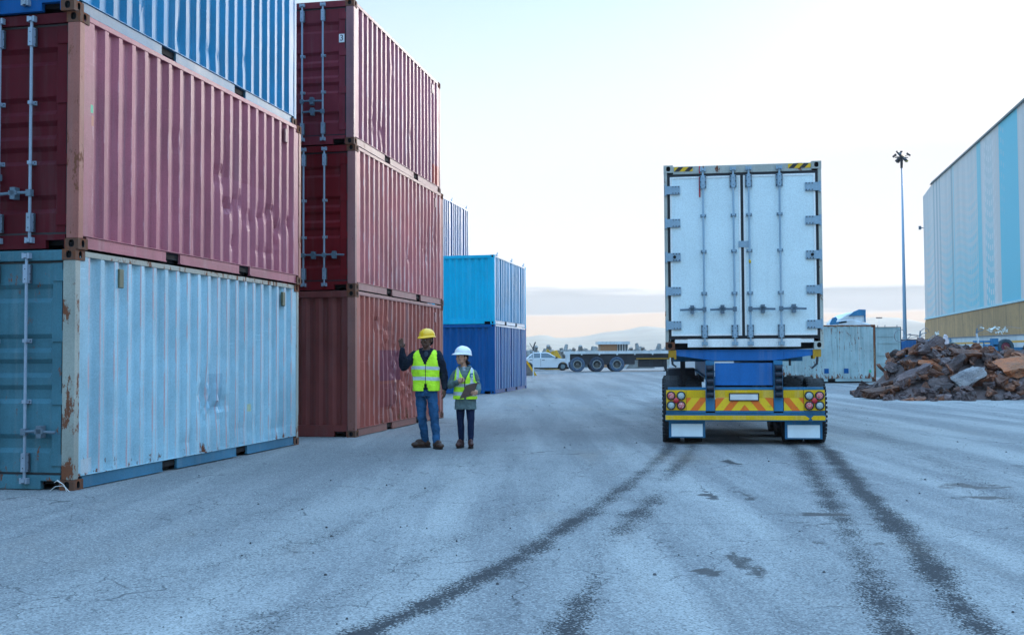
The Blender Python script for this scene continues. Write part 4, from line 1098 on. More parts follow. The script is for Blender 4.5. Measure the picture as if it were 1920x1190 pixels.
cc = k.mix(k.math('MULTIPLY', band(16, 38, 3), tot), cc, TEAL)
for a, b, c_, st in ((8.1, 8.9, DK, .6), (10.2, 11.1, DK, .6), (12.3, 13.3, DK, .55), (20.3, 21.3, DK, .75), (21.6, 22.1, LTEAL, .8), (35.0, 37.0, TEAL, .75), (45.2, 52.6, (0.02, 0.46, 0.60), .92)):
    cc = k.mix(k.math('MULTIPLY', band(a, b), st), cc, c_)
cc = k.mix(k.math('MULTIPLY', band(38.6, 42.2, .5), k.math('MULTIPLY', fadez, .75)), cc, TEAL)
fu = k.math('SINE', k.math('MULTIPLY', u, 2 * math.pi / .9)); fz = k.math('SINE', k.math('MULTIPLY', k.math('ADD', zc, k.math('MULTIPLY', k.math('SINE', k.math('MULTIPLY', u, .8)), .6)), 2 * math.pi / 1.15))
cc = k.mix(k.math('MULTIPLY', k.math('MULTIPLY', k.ramp(k.math('MINIMUM', fu, fz), -.1, .15), band(38, 43.5, .4)), .8), cc, (0.56,0.60,0.62))
cc = k.mix(k.math('MULTIPLY', k.math('MULTIPLY', k.ramp(k.math('MINIMUM', fu, fz), .1, .3), band(43.5, 47.5, .6)), k.ramp(zc, 10, 24, 0, .5)), cc, (0.35, 0.48, 0.54))
for a, b in ((9.1, 10.0), (11.3, 12.1), (37.2, 38.2)):
    cc = k.mix(k.math('MULTIPLY', band(a, b), .5), cc, (0.50, 0.55, 0.58))
k.bump(rib, .5, .03)
CLAD = k.out(cc, .45, 0, .3)
k = NT('stained_concrete_base')
s = k.sep(); n1 = k.noise(k.vec((1, .5, .12)), .9, 7, .7); n2 = k.noise(k.vec(), 1.2, 7, .65)
cc = k.mix(k.ramp(n1, .35, .7), (0.44, 0.27, 0.12), (0.30, 0.19, 0.09)); cc = k.mix(k.ramp(n2, .5, .75, 0, .6), cc, (0.11, 0.09, 0.07))
jt = k.math('FRACT', k.math('MULTIPLY', s['Y'], 1 / 5.2)); cc = k.mix(k.math('MULTIPLY', k.ramp(jt, .03, .015), .8), cc, (0.06, 0.05, 0.04))
CONB = k.out(cc, .85)
LW = 95.0
def whp(name, mat, fn, parent=wh): 
    m = MB(); fn(m); return m.build(name, mat, parent)
whp('cladding', CLAD, lambda m: (m.prism([(0, 6.4), (0, 23.65), (-7.6, 24.28), (-LW, 24.28), (-LW, 6.4)], 'x', 0, 60)))
whp('roof', plain('roof_sheet', (0.14, 0.17, 0.18), .6), lambda m: m.prism([(-6.6, 24.29), (-7.8, 24.48), (-LW - .2, 24.48), (-LW - .2, 24.29)], 'x', -.18, 60.2))
whp('drip_flashing', plain('flashing', (0.30, 0.55, 0.62), .5), lambda m: m.box(-.12, .3, -LW, .05, 6.22, 6.42))
whp('base_wall', CONB, lambda m: m.prism([(.4, 0), (.4, 5.7), (-.4, 6.2), (-LW, 6.2), (-LW, 0)], 'x', -.02, 59))
whp('wall_lamp', M['galv_dark'], lambda m: (m.tube([(-.0, .05, 19.2), (-.4, .05, 19.3)], .06, 6), m.box(-.62, -.3, -.05, .3, 19.0, 19.5)))

# ------------------------------------------------------------------ low walls in front of it
def wall_px(name, label, cat, px0, px1, Y0, Y1_, ytop, mat, h=None):
    a = at(px0, ytop, Y0); b = at(px1, ytop, Y1_); d = Vector((b.x - a.x, b.y - a.y, 0)); Lw = d.length
    r = empty(name, (a.x, a.y, gz(a.x, a.y)), math.atan2(d.y, d.x)); tag(r, label, cat); hh = (h or (a.z - gz(a.x, a.y)))
    return r, Lw, hh
BW = paint('blue_hoarding', (0.01, 0.12, 0.34), rust=.05, seed=60, streak=.2)
r, Lw, hh = wall_px('hoarding', 'bright blue sheet hoarding between the old container and the painted wall', 'hoarding', 1675, 1765, 95, 93, 637.5, BW)
m = MB(); m.box(0, Lw, 0, .06, 0, hh)
for i in range(int(Lw / .3)): m.box(i * .3, i * .3 + .12, -.03, 0, 0, hh)
m.build('sheet', BW, r)
m = MB(); m.box(0, Lw, -.04, .1, hh - .02, hh + .06); m.build('top_rail', P_['dk'], r)
k = NT('cream_wall_orange_stripe'); s = k.sep(); zf = s['Z']
cc = k.mix(k.ramp(k.noise(k.vec((1, 1, .2)), .8, 6, .65), .35, .7), (0.50, 0.56, 0.58), (0.36, 0.42, 0.45))
cc = k.mix(k.math('MULTIPLY', k.ramp(zf, 1.78, 1.80), k.ramp(zf, 1.95, 1.93)), cc, (0.55, 0.30, 0.05))
cc = k.mix(k.ramp(zf, 1.12, 1.10), cc, (0.02, 0.05, 0.12))
jt = k.math('FRACT', k.math('MULTIPLY', s['X'], 1 / 3.1)); cc = k.mix(k.math('MULTIPLY', k.ramp(jt, .02, .01), .6), cc, (0.12, 0.14, 0.16))
PW = k.out(cc, .6)
r, Lw, hh = wall_px('painted_wall', 'long low cream wall with an orange stripe and navy foot, before the warehouse', 'wall', 1752, 2120, 92, 60, 635.5, PW)
m = MB(); m.box(0, Lw, 0, .15, 0, hh); m.build('panel', PW, r)
m = MB(); m.box(0, Lw, -.05, .2, hh, hh + .07); m.build('coping', M['galv_dark'], r)
m = MB(); m.tube([(3.1, -.02, 2.12), (3.4, -.02, 2.3), (3.8, -.02, 2.3), (4.1, -.02, 2.1), (3.6, -.02, 1.95), (3.1, -.02, 2.12)], .04, 6)
m.box(3.35, 3.45, -.03, -.01, 2.0, 2.25); m.box(3.7, 3.8, -.03, -.01, 2.0, 2.25); m.build('emblem', P_['tb_dull'], r)

# fence posts with razor wire and caught plastic scraps
POSTM = plain('post_white', (0.50, 0.56, 0.62), .5, var=.12)
WIREM = plain('wire', (0.20, 0.20, 0.22), .5, metal=.5)
def post(px0, py0, px1, py1, Y, label, bend=None):
    a = at(px0, py0, Y); b = at(px1, py1, Y); g0 = gz(a.x, Y)
    r = empty('fence_post', (a.x, Y, g0)); tag(r, label, 'fence post', 'leaning fence posts with razor wire')
    v = Vector((b.x - a.x, 0, b.z - g0)); t0 = (a.z - g0)
    base = Vector((-(b.x - a.x) * t0 / max(.1, (b.z - a.z)), 0, 0))
    m = MB(); m.tube([base, v * 1.0 + Vector((0, 0, 0))], .04, 8); m.build('post', POSTM, r)
    m = MB(); top = v
    m.tube([top, top + Vector((.03, 0, .22))], .03, 6); m.tube([top + Vector((.0, 0, .0)), top + Vector((.1, 0, .1)), top + Vector((.32, .1, .14))], .02, 6)
    m.build('arm', M['galv_dark'], r)
    return r, v
def coil(root, c0, c1, rad, turns, seed, th=.014, name='razor_wire'):
    random.seed(seed); m = MB(); pts = []
    n = turns * 12
    for i in range(n + 1):
        t = i / n; a = t * turns * 2 * math.pi
        rr = rad * (1 + .25 * math.sin(t * 9 + seed)); c = Vector(c0).lerp(Vector(c1), t) + Vector((0, 0, -.12 * math.sin(t * math.pi) + .1 * math.sin(t * 23)))
        pts.append(c + Vector((.2 * math.cos(a), rr * .5 * math.sin(a) * .4, rr * math.sin(a) + .0)) + Vector((rr * .6 * math.cos(a), 0, 0)))
    m.tube(pts, th, 4)
    return m.build(name, WIREM, root)
pr, v = post(1727, 664, 1724.5, 630, 44, 'leaning white fence post with wire coils, before the blue hoarding')
coil(pr, v + Vector((-.9, 0, .05)), v + Vector((-.05, 0, .1)), .13, 3, 1); coil(pr, v + Vector((.1, 0, .15)), v + Vector((1.1, 0, -.2)), .12, 3, 2)
pr2, v2 = post(1837, 658, 1831, 625, 44, 'leaning white fence post standing before the cream painted wall')
coil(pr2, v2 + Vector((.0, 0, .2)), v2 + Vector((1.6, 0, .3)), .10, 3, 3, .006)
PLM = plain('torn_plastic', (0.68, 0.68, 0.64), .45, var=.15)
def scrap(px, py, Y, w, h, seed, label, mat=None):
    random.seed(seed); c = at(px, py, Y)
    m = MB(); vs = []; n = 7
    for j in range(4):
        for i in range(n):
            t = i / (n - 1); tt = j / 3
            vs.append((w * (t - .5) + random.uniform(-.04, .04) * w, random.uniform(-.06, .06), h * (.5 - abs(t - .5)) * math.sin(t * 8 + seed) + (tt - .5) * h * (.35 + .5 * random.random()) + random.uniform(-.1, .1) * h))
    fs = [(j * n + i, j * n + i + 1, (j + 1) * n + i + 1, (j + 1) * n + i) for j in range(3) for i in range(n - 1) if random.random() > .12]
    m.add(vs, fs); o = m.build('plastic_scrap', mat or PLM); o.location = c
    md = o.modifiers.new('solid', 'SOLIDIFY'); md.thickness = .01
    tag(o, label, 'plastic scrap', 'plastic scraps caught on the razor wire'); return o
scrap(1757, 624, 44, .18, .22, 1, 'small white plastic scrap on the wire, left of the taller white bag')
scrap(1862, 616, 44, .55, .22, 2, 'widest torn white plastic scrap hanging before the brown concrete base')
scrap(1873, 623, 44.1, .28, .16, 3, 'white plastic scrap just under the widest one')
scrap(1884, 619, 44, .22, .20, 4, 'white plastic scrap at the right end of the row of scraps')
scrap(1841, 614, 44, .16, .10, 5, 'tiny plastic scrap beside the top of the right fence post')
def lumpy(name, c, r_, mat, seed, label, cat, sub=3):
    bm = bmesh.new(); bmesh.ops.create_icosphere(bm, subdivisions=sub, radius=1)
    for v_ in bm.verts:
        n = v_.co.normalized(); d = 1 + .35 * mnoise.fractal(n * 1.4 + Vector((seed, 0, 0)), 1, 2, 4)
        v_.co = Vector((n.x * r_[0], n.y * r_[1], n.z * r_[2])) * d
    me = bpy.data.meshes.new(name); bm.to_mesh(me); bm.free(); me.materials.append(mat)
    o = bpy.data.objects.new(name, me); col.objects.link(o); o.location = c; tag(o, label, cat); return o
lumpy('plastic_bag', at(1709, 660, 38.5), (.36, .2, .15), plain('white_sack', (0.62, 0.70, 0.72), .5), 2.0, 'crumpled white sack lying on the left shoulder of the scrap heap', 'sack')
lumpy('plastic_bag', at(1773, 641, 38.0), (.11, .1, .26), plain('pinkish_bag', (0.60, 0.52, 0.55), .5), 6.0, 'upright pinkish white bag standing behind the top of the heap', 'bag')
lumpy('broken_machine', at(1781, 656, 39.5), (.42, .3, .34), paint('dark_green_scrap', (0.03, 0.055, 0.05), rust=.5, seed=71), 9.0, 'dark green broken machine part behind the top of the heap', 'scrap part', 2)

# blue trailer axle and wheel behind the heap
ba = empty('trailer_chassis', (at(1885, 650, 47).x, 47, gz(18, 47)), 0)
tag(ba, 'old blue trailer chassis with red hubbed wheels behind the scrap heap', 'trailer')
zc0 = at(1885, 650, 47).z - gz(18, 47)
RH = plain('red_hub', (0.16, 0.03, 0.05), .6)
for dx, dz in ((0, 0), (1.15, -.12)):
    m = MB(); tyre_mb(m, 0, 0, 0, tread=False, n=36); t = m.build('tyre', plain('blue_grey_tyre', (0.03, 0.06, 0.08), .7) if dx == 0 else M['tyre'], ba)
    t.location = (dx, .0, max(.515, zc0 + dz)); t.rotation_euler = (0, 0, R(90)); t.scale = (.7, .7, .7) if False else (.68, .68, .68)
    m = MB(); m.lathe([(.30, .0), (.27, -.06), (.14, -.03), (.1, -.08), (0.001, -.085)], (0, 0, 0), 'x', 20); h_ = m.build('hub', RH, t)
BCM = P_['tb_dull']
m = MB(); z_ = zc0 + .18
m.box(-1.35, -.42, .1, .2, z_ + .02, z_ + .10); m.box(-.55, -.32, -.05, .3, z_ - .35, z_ + .2); m.box(-1.0, -.35, -.05, 0, z_ - .15, z_ - .08)
m.tube([(-.62, -.1, z_ + .15), (-.7, -.1, z_ - .3)], .03, 6); m.tube([(-1.02, -.1, z_ + .1), (-.95, -.1, z_ - .2)], .03, 6)
m.box(-.75, 2.5, .1, .22, z_ - .42, z_ - .2); m.build('frame', BCM, ba)
for xx in (-.9, 2.2):
    m = MB(); m.box(xx, xx + .08, .1, .2, 0, z_ - .15); m.build('leg', BCM, ba)

# ------------------------------------------------------------------ flatbed trailer, car and the sea wall behind
fb_y = 75.0; fa = at(1060, 662, fb_y); gzb = gz(6, fb_y)
fb = empty('flatbed_trailer', (fa.x, fb_y, gzb), 0.0)
tag(fb, 'long white edged flatbed trailer with three axles parked across the yard', 'trailer')
def fp(name, mat, fn, parent=fb, bevel=0):
    m = MB(); fn(m); return m.build(name, mat, parent, bevel=bevel)
DKT = 1.66 - gzb + .0
zt = at(1100, 658, fb_y).z - gzb
FW = paint('deck_edge_white', (0.60, 0.64, 0.66), rust=.1, seed=80, streak=.3)
LT = 12.4
fp('deck', FW, lambda m: (m.box(0, LT, 0, 2.5, zt - .20, zt), m.box(.0, .32, -.02, .1, zt - .75, zt - .2)))
def f_hooks(m):
    for i in range(9): m.box(1.1 + i * 1.25, 1.2 + i * 1.25, -.03, 0, zt - .28, zt - .2)
fp('rope_hook', FW, f_hooks)
fp('main_rail', P_['dk'], lambda m: (m.box(.32, LT, .75, .95, zt - .62, zt - .2), m.box(.32, LT, 1.55, 1.75, zt - .62, zt - .2), m.box(.32, 7.2, .12, .16, zt - .55, zt - .21)))
fp('side_marking', P_['ty2'], lambda m: m.box(5.0, 9.5, .02, .05, zt - .58, zt - .52))
fp('mudguard', P_['dk'], lambda m: m.box(.45, 4.9, .1, .14, zt - .95, zt - .5))
RIMW = plain('pale_rim_ring', (0.35, 0.42, 0.46), .5); RIMD = plain('dark_rim', (0.10, 0.10, 0.09), .6)
wx = [at(1083, 690, fb_y).x - fa.x, at(1119.5, 690, fb_y).x - fa.x, at(1157, 690, fb_y).x - fa.x]
BT = [plain('dusty_blue_tyre', (0.06, 0.10, 0.16), .8, var=.3), plain('dark_tyre', (0.035, 0.05, 0.08), .8, var=.3)]
for i, x in enumerate(wx):
    for yy in (.18, 2.3):
        m = MB(); tyre_mb(m, 0, 0, 0, r=.525, w=.36, n=40, tread=False); t = m.build('tyre', BT[i % 2], fb)
        t.location = (x, yy, .525); t.rotation_euler = (0, 0, R(90))
        m = MB(); m.lathe([(.31, -.17), (.285, -.178), (.28, -.13)], (0, 0, 0), 'x', 32); m.build('rim', RIMW, t)
        m = MB(); m.lathe([(.28, -.13), (.2, -.06), (.12, -.06), (.1, -.13), (.0005, -.14)], (0, 0, 0), 'x', 24)
        for q in range(10):
            a = 2 * math.pi * q / 10; m.tube([(-.05, .22 * math.cos(a), .22 * math.sin(a)), (-.10, .22 * math.cos(a), .22 * math.sin(a))], .02, 5)
        m.build('hub', RIMD, t)
fp('toolbox', P_['dk'], lambda m: m.box(5.2, 7.0, .25, .8, zt - 1.15, zt - .6))
fp('side_guard', P_['dk'], lambda m: (m.box(7.0, 9.4, .05, .09, zt - 1.32, zt - 1.26), [m.box(x, x + .07, .05, .09, zt - 1.3, zt - .3) for x in (6.95, 7.8, 8.35)]))
fp('landing_leg', P_['dk'], lambda m: (m.box(7.05, 7.2, .3, .45, .1, zt - .5), m.box(6.98, 7.27, .2, .55, .0, .1)))
fp('landing_leg', P_['dk'], lambda m: (m.box(9.6, 9.75, .3, .45, .1, zt - .5), m.box(9.5, 9.85, .2, .55, .0, .1)))

# car
cy0 = 80.0; c0 = at(1022, 700, cy0)
car = empty('parked_car', (c0.x, cy0, gz(c0.x, cy0)), 0.0)
tag(car, 'white four door saloon car parked at the tail of the flatbed trailer', 'car')
CAR = plain('car_white', (0.62, 0.66, 0.70), .3, var=.03, bump=0, spec=.6); CG = plain('car_glass', (0.10, 0.14, 0.17), .1, var=.1, bump=0, spec=.8)
def body_section(t):   # half width and height profile along x
    return t
prof_low = [(-2.15, .45), (-2.18, .72), (-2.05, .90), (-1.35, .95), (1.05, .90), (1.75, .84), (2.08, .70), (2.12, .45), (1.95, .30), (-2.0, .30)]
m = MB()
wsec = [(0, .0), (.06, .0)]
# lower body with wheel arches
def arch(cx, r_=.36, n=9): return [(cx - r_ * math.cos(math.pi * i / (n - 1)) * -1, .27 + r_ * math.sin(math.pi * i / (n - 1))) for i in range(n)]
low = [(-2.15, .45), (-2.18, .70), (-2.08, .90), (-1.35, .955), (1.05, .91), (1.72, .85), (2.06, .72), (2.12, .48), (2.0, .28), (1.72, .25)]
low += [(1.34 + .37 * math.cos(math.pi * i / 8), .27 + .37 * math.sin(math.pi * i / 8)) for i in range(9)]
low += [(.9, .22), (-.9, .22)]
low += [(-1.26 + .37 * math.cos(math.pi * i / 8), .27 + .37 * math.sin(math.pi * i / 8)) for i in range(9)]
low += [(-1.72, .27), (-2.05, .30)]
m.prism(low, 'y', 0, 1.66)
m.build('body', CAR, car, bevel=.05)
m = MB()
cab_ = [(-1.42, .93), (-.92, 1.33), (-.78, 1.375), (.12, 1.38), (.3, 1.34), (1.02, .90)]
n = len(cab_); lo = [(x, .05, z) for x, z in cab_]; hi = [(x, 1.61, z) for x, z in cab_]
for i, (x, z) in enumerate(cab_):
    ins = .05 + .16 * (z - .9) / .48; lo[i] = (x, ins, z); hi[i] = (x, 1.66 - ins, z)
m.add(lo + hi, [tuple(range(n)), tuple(range(n, 2 * n))[::-1]] + [(i, i + n, (i + 1) % n + n, (i + 1) % n) for i in range(n)])
m.build('cabin', CAR, car, bevel=.03)
def win(poly, name='window'):
    m = MB(); pts = []
    for (x, z) in poly: pts.append((x, .05 + .16 * (z - .9) / .48 - .012, z))
    for (x, z) in poly: pts.append((x, .05 + .16 * (z - .9) / .48 + .01, z))
    n = len(poly); m.add(pts, [tuple(range(n)), tuple(range(n, 2 * n))[::-1]] + [(i, i + n, (i + 1) % n + n, (i + 1) % n) for i in range(n)])
    return m.build(name, CG, car)
win([(-1.02, .96), (-1.02, 1.2), (-.86, 1.31), (-.36, 1.32), (-.36, .96)]); win([(-1.3, .96), (-1.06, 1.16), (-1.06, .96)])
win([(-.28, .96), (-.28, 1.32), (.1, 1.32), (.25, 1.29), (.88, .95)])
for xx in (-.32,): 
    m = MB(); m.box(xx - .008, xx + .008, -.004, .0, .3, .93); m.build('door_gap', M['dark'], car)
for xx in (-.12, -1.05):
    m = MB(); m.box(xx - .1, xx + .1, -.02, -.002, .78, .815); m.build('handle', M['dark'], car)
m = MB(); m.box(.78, .95, -.14, .03, .93, 1.03); m.build('mirror', M['dark'], car, bevel=.02)
for x in (-1.26, 1.34):
    for yy in (.12, 1.54):
        m = MB(); m.lathe([(.17, -.08), (.22, -.1), (.29, -.09), (.30, -.05), (.30, .05), (.29, .09), (.22, .1), (.17, .08)], (0, 0, 0), 'y', 28); t = m.build('tyre', M['tyre'], car, smooth=True); t.location = (x, yy, .30)
        m = MB(); m.lathe([(.18, -.07), (.15, -.085), (.06, -.06), (.0005, -.09)], (0, 0, 0), 'y', 20); m.build('rim', plain('teal_grey_rim', (0.16, 0.22, 0.24), .5), t, smooth=True)
m = MB(); m.box(-1.7, 1.8, .2, 1.45, .12, .26); m.build('underbody', M['dark'], car)

# sea wall of concrete armour blocks
CON = plain('weathered_concrete', (0.20, 0.205, 0.20), .9, var=.3, scale=2.5)
CON2 = plain('brown_grey_concrete', (0.19, 0.165, 0.145), .9, var=.3, scale=2.5)
YEL = paint('yellow_painted_concrete', (0.52, 0.31, 0.03), rust=.5, seed=90, rough=.8)
def dolos():
    m = MB()
    def leg(c, d, ln, r0, r1):
        d = Vector(d); m.tube([Vector(c) - d * ln, Vector(c), Vector(c) + d * ln], [r1, r0, r1], 8)
    leg((0, 0, 0), (0, 1, 0), 1.1, .38, .36)
    leg((0, -1.0, 0), (0, 0, 1), 1.15, .40, .27); leg((0, 1.0, 0), (1, 0, 0), 1.15, .40, .27)
    return m
def tetra():
    m = MB()
    dirs = [(0, 0, 1), (.943, 0, -.333), (-.471, .816, -.333), (-.471, -.816, -.333)]
    for d in dirs: m.tube([Vector((0, 0, 0)), Vector(d) * 1.25], [.52, .30], 10)
    return m
protos = [dolos().build('armour_block', CON), tetra().build('armour_block', CON), dolos().build('armour_block', CON2)]
random.seed(11); used = set()
def arm_label(px, i, course):
    spots = [(1008, 'left of the white car'), (1024, 'behind the roof of the white car'), (1043, 'between the two yellow barriers'), (1058, 'behind the bonnet of the white car'), (1074, 'above the tail of the flatbed deck'),
             (1092, 'above the rearmost flatbed wheel'), (1110, 'above the middle flatbed wheel'), (1124, 'just left of the brick kiosk'), (1176, 'behind the brick kiosk'), (1192, 'just right of the brick kiosk'),
             (1208, 'between the kiosk and the truck'), (1228, 'over the middle of the flatbed deck'), (1250, 'just left of the truck container'), (9999, 'hidden behind the truck')]
    sp = [b_ for a_, b_ in spots if px < a_][0]
    kind = (['forked', 'stubby', 'forked', 'brownish', 'stubby', 'forked'][i % 6] if course == 'upper' else ['forked', 'stubby', 'brownish'][i % 3])
    return f'{kind} grey concrete armour block {sp}, {course} course'
ARM = []
pxs = [996, 1003, 1012, 1021, 1030, 1041, 1052, 1062, 1072, 1080, 1089, 1099, 1108, 1117, 1186, 1194, 1203, 1212, 1223, 1234, 1244, 1256, 1112]
pys = [654, 652, 655, 653, 651, 655, 653, 655, 650, 652, 651, 651, 655, 653, 649, 655, 650, 652, 655, 649, 652, 650, 653, 655]
for i, (px, py) in enumerate(zip(pxs, pys)):
    p = protos[[0, 1, 0, 2, 1, 0][i % 6]]
    o = p if p.name not in used else p.copy()
    if o is not p: col.objects.link(o)
    used.add(p.name)
    Y = 102 + random.uniform(-2, 3); c = at(px, py, Y); o.location = (c.x, Y, c.z - random.uniform(.5, .75)); o.scale = (.62, .62, .62)
    o.rotation_euler = (random.uniform(-.6, .6), random.uniform(-.6, .6), random.uniform(0, 6.3))
    tag(o, arm_label(px, i, 'upper'), 'armour block', 'concrete armour blocks of the sea wall')
    ARM.append(o)
for i in range(30):                        # lower course that carries them
    p = protos[i % 3]; o = p.copy(); col.objects.link(o); Y = 102 + random.uniform(-1.5, 3); px = 985 + i * 10
    c = at(px, 665, Y); o.location = (c.x, Y, gz(c.x, Y) + .8); o.scale = (.68, .68, .68); o.rotation_euler = (random.uniform(-.5, .5), random.uniform(-.5, .5), random.uniform(0, 6.3))
    tag(o, arm_label(px, i, 'lower'), 'armour block', 'concrete armour blocks of the sea wall')
# bank behind the blocks
m = MB()
vs = []; fs = []
for i in range(60):
    x = -30 + i * 2.0
    for (dy, z) in ((0, -.2), (2.5, 1.1), (5, 1.35), (12, 1.2), (20, -.2)):
        vs.append((x, 103 + dy, z + gz(x, 103) + .25 * fbm(x * .4, dy)))
for i in range(59):
    for j in range(4): a = i * 5 + j; fs.append((a, a + 5, a + 6, a + 1))
m.add(vs, fs); o = m.build('embankment', plain('bank_rubble', (0.13, 0.14, 0.14), .95, var=.4, scale=3), smooth=False); tag(o, 'low rubble bank', kind='structure')

def block(poly_px, Y, depth, mat, name, label, cat, group=None, stripe=None):
    """solid block whose front outline is given at distance Y"""
    pts = [at(px, py, Y) for px, py in poly_px]
    ox = pts[0].x; zb = gz(ox, Y)
    m = MB(); m.prism([(p.x - ox, max(0, p.z - zb)) for p in pts], 'y', 0, depth)
    o = m.build(name, mat, bevel=.03); o.location = (ox, Y, zb); tag(o, label, cat, group); return o
GB = 'yellow faced concrete barriers'
block([(1012, 706), (1026, 654), (1030, 656), (1042, 706)], 86, 1.2, YEL, 'concrete_barrier', 'yellow faced wedge barrier seen over the roof of the white car', 'barrier', GB)
block([(1022, 706), (1034, 659), (1044, 656), (1058, 680), (1062, 706)], 84, .7, YEL, 'concrete_barrier', 'larger yellow faced wedge barrier above the windscreen of the white car', 'barrier', GB)
block([(1043, 706), (1045, 656), (1049, 656), (1063, 690), (1064, 706)], 84.9, 1.4, CON, 'concrete_barrier', 'grey concrete slab leaning against the larger yellow barrier', 'barrier')
w = block([(986, 707.5), (986, 676), (989, 676), (1007, 704), (1007, 707.5)], 66, 1.0, CON, 'concrete_barrier', 'grey wedge barrier with a yellow edge beside the royal blue container', 'barrier')
m = MB(); p0, p1 = at(988.6, 675.6, 66), at(1007.5, 704.6, 66); ox, zb = w.location.x, w.location.z
m.prism([(p0.x - ox, p0.z - zb), (p1.x - ox, p1.z - zb), (p1.x - ox - .1, p1.z - zb - .06), (p0.x - ox - .06, p0.z - zb - .14)], 'y', -.02, .0); m.build('yellow_edge', P_['ty'], w)
GC = 'low concrete bases beyond the flatbed trailer'
block([(1174, 697), (1184, 676), (1216, 676), (1229, 692), (1228, 697)], 88, 2.2, CON, 'concrete_block', 'long low concrete base under the middle of the flatbed trailer', 'concrete base', GC)
block([(1254, 696), (1262, 683), (1300, 682), (1305, 696)], 87, 2.2, CON, 'concrete_block', 'low concrete base just left of the twin tyres', 'concrete base', GC)
block([(1228, 688), (1229, 668), (1262, 667), (1264, 688)], 96, 1.0, plain('pale_blocks', (0.38, 0.37, 0.34), .9, var=.25, scale=4), 'block_stack', 'pale stack of rubble blocks seen under the flatbed deck', 'rubble blocks')

# kiosk
ka, kb = at(1126, 645.5, 97), at(1178, 645.5, 97)
kk = empty('kiosk', (ka.x, 97, gz(ka.x, 97)), 0); tag(kk, 'small brick kiosk with a flat white roof and grey windows beyond the flatbed', 'kiosk')
kw = kb.x - ka.x; kh = ka.z - gz(ka.x, 97)
k = NT('orange_brick'); bt = k.n('ShaderNodeTexBrick'); bt.inputs['Scale'].default_value = 3.5; k.link(k.vec(rot=(R(90), 0, 0)), bt.inputs['Vector'])
bt.inputs['Color1'].default_value = (0.42, 0.19, 0.08, 1); bt.inputs['Color2'].default_value = (0.36, 0.17, 0.08, 1); bt.inputs['Mortar'].default_value = (0.3, 0.25, 0.2, 1)
BRK = k.out(bt.outputs['Color'], .85)
m = MB(); m.box(0, kw * .60, 0, 2.6, 0, kh); m.box(kw * .60, kw, .02, 2.6, 0, kh * .4); m.build('wall', BRK, kk)
m = MB(); m.box(-.25, kw + .12, -.25, 2.8, kh, kh + .26); m.build('roof', FW, kk)
m = MB(); m.box(kw * .60, kw, .3, 2.5, kh * .4, kh); m.build('glazing', CG, kk)
for i in range(5):
    m = MB(); x = kw * .60 + (kw * .4 - .08) * i / 4; m.box(x, x + .08, .2, .29, kh * .4, kh); m.build('window_frame', FW, kk)

# bent post beside the far containers
a = at(1000, 706, 60); b = at(999.6, 657, 60)
bp = empty('fence_post', (a.x, 60, gz(a.x, 60)), 0); tag(bp, 'dark fence post with a forked barbed wire arm beside the royal blue container', 'fence post')
hh = b.z - gz(a.x, 60)
m = MB(); m.tube([(0, 0, 0), (0, 0, hh)], .035, 8); m.build('post', POSTM, bp)
m = MB(); m.tube([(0, 0, hh - .02), (.0, 0, hh + .15), (.13, 0, hh + .48)], .04, 6); m.tube([(0, 0, hh + .1), (-.2, 0, hh + .42)], .018, 6); m.build('arm', P_['dk'], bp)
coil(bp, Vector((-.5, 0, hh + .1)), Vector((-.1, 0, hh + .2)), .14, 2, 4, .006)
# ------------------------------------------------------------------ heap of rusty slabs and rocks
def rockmat(name, c1, c2, c3, seed):
    k = NT(name); o = k.n('ShaderNodeObjectInfo')
    n1 = k.noise(k.vec((1, 1, 1), (seed, 0, 0)), 1.7, 9, .7); n2 = k.noise(k.vec((1, 1, 1), (0, seed, 0)), 6, 8, .75); n3 = k.noise(k.vec(), 30, 4, .6)
    c = k.mix(k.ramp(n1, .38, .62), c1, c2)
    c = k.mix(k.ramp(n2, .52, .72, 0, .85), c, c3)
    c = k.mix(k.ramp(n3, .45, .75, 0, .55), c, (0.02, 0.015, 0.015))
    v = k.math('ADD', k.math('MULTIPLY', o.outputs['Random'], 1.0), .85)
    x = k.n('ShaderNodeMix', data_type='RGBA', blend_type='MULTIPLY'); x.inputs['Factor'].default_value = 1
    k.link(c, [i for i in x.inputs if i.identifier == 'A_Color'][0])
    cv = k.n('ShaderNodeCombineXYZ'); [k.link(v, cv.inputs[i]) for i in range(3)]
    k.link(cv.outputs[0], [i for i in x.inputs if i.identifier == 'B_Color'][0])
    k.bump(k.math('ADD', n2, k.math('MULTIPLY', n3, .4)), .9, .05)
    return k.out([q for q in x.outputs if q.identifier == 'Result_Color'][0], .8, 0, .35)
RM = [rockmat('rust_brown_slag', (0.21, 0.075, 0.035), (0.10, 0.045, 0.032), (0.24, 0.165, 0.13), 1),
      rockmat('grey_purple_slag', (0.17, 0.11, 0.10), (0.085, 0.055, 0.055), (0.22, 0.20, 0.21), 5),
      rockmat('orange_rust_slag', (0.25, 0.07, 0.022), (0.14, 0.06, 0.03), (0.10, 0.05, 0.035), 9),
      rockmat('dark_slag', (0.10, 0.065, 0.06), (0.055, 0.038, 0.038), (0.17, 0.12, 0.11), 13)]
RPALE = rockmat('pale_grey_slag', (0.25, 0.23, 0.23), (0.16, 0.15, 0.16), (0.34, 0.32, 0.31), 17)
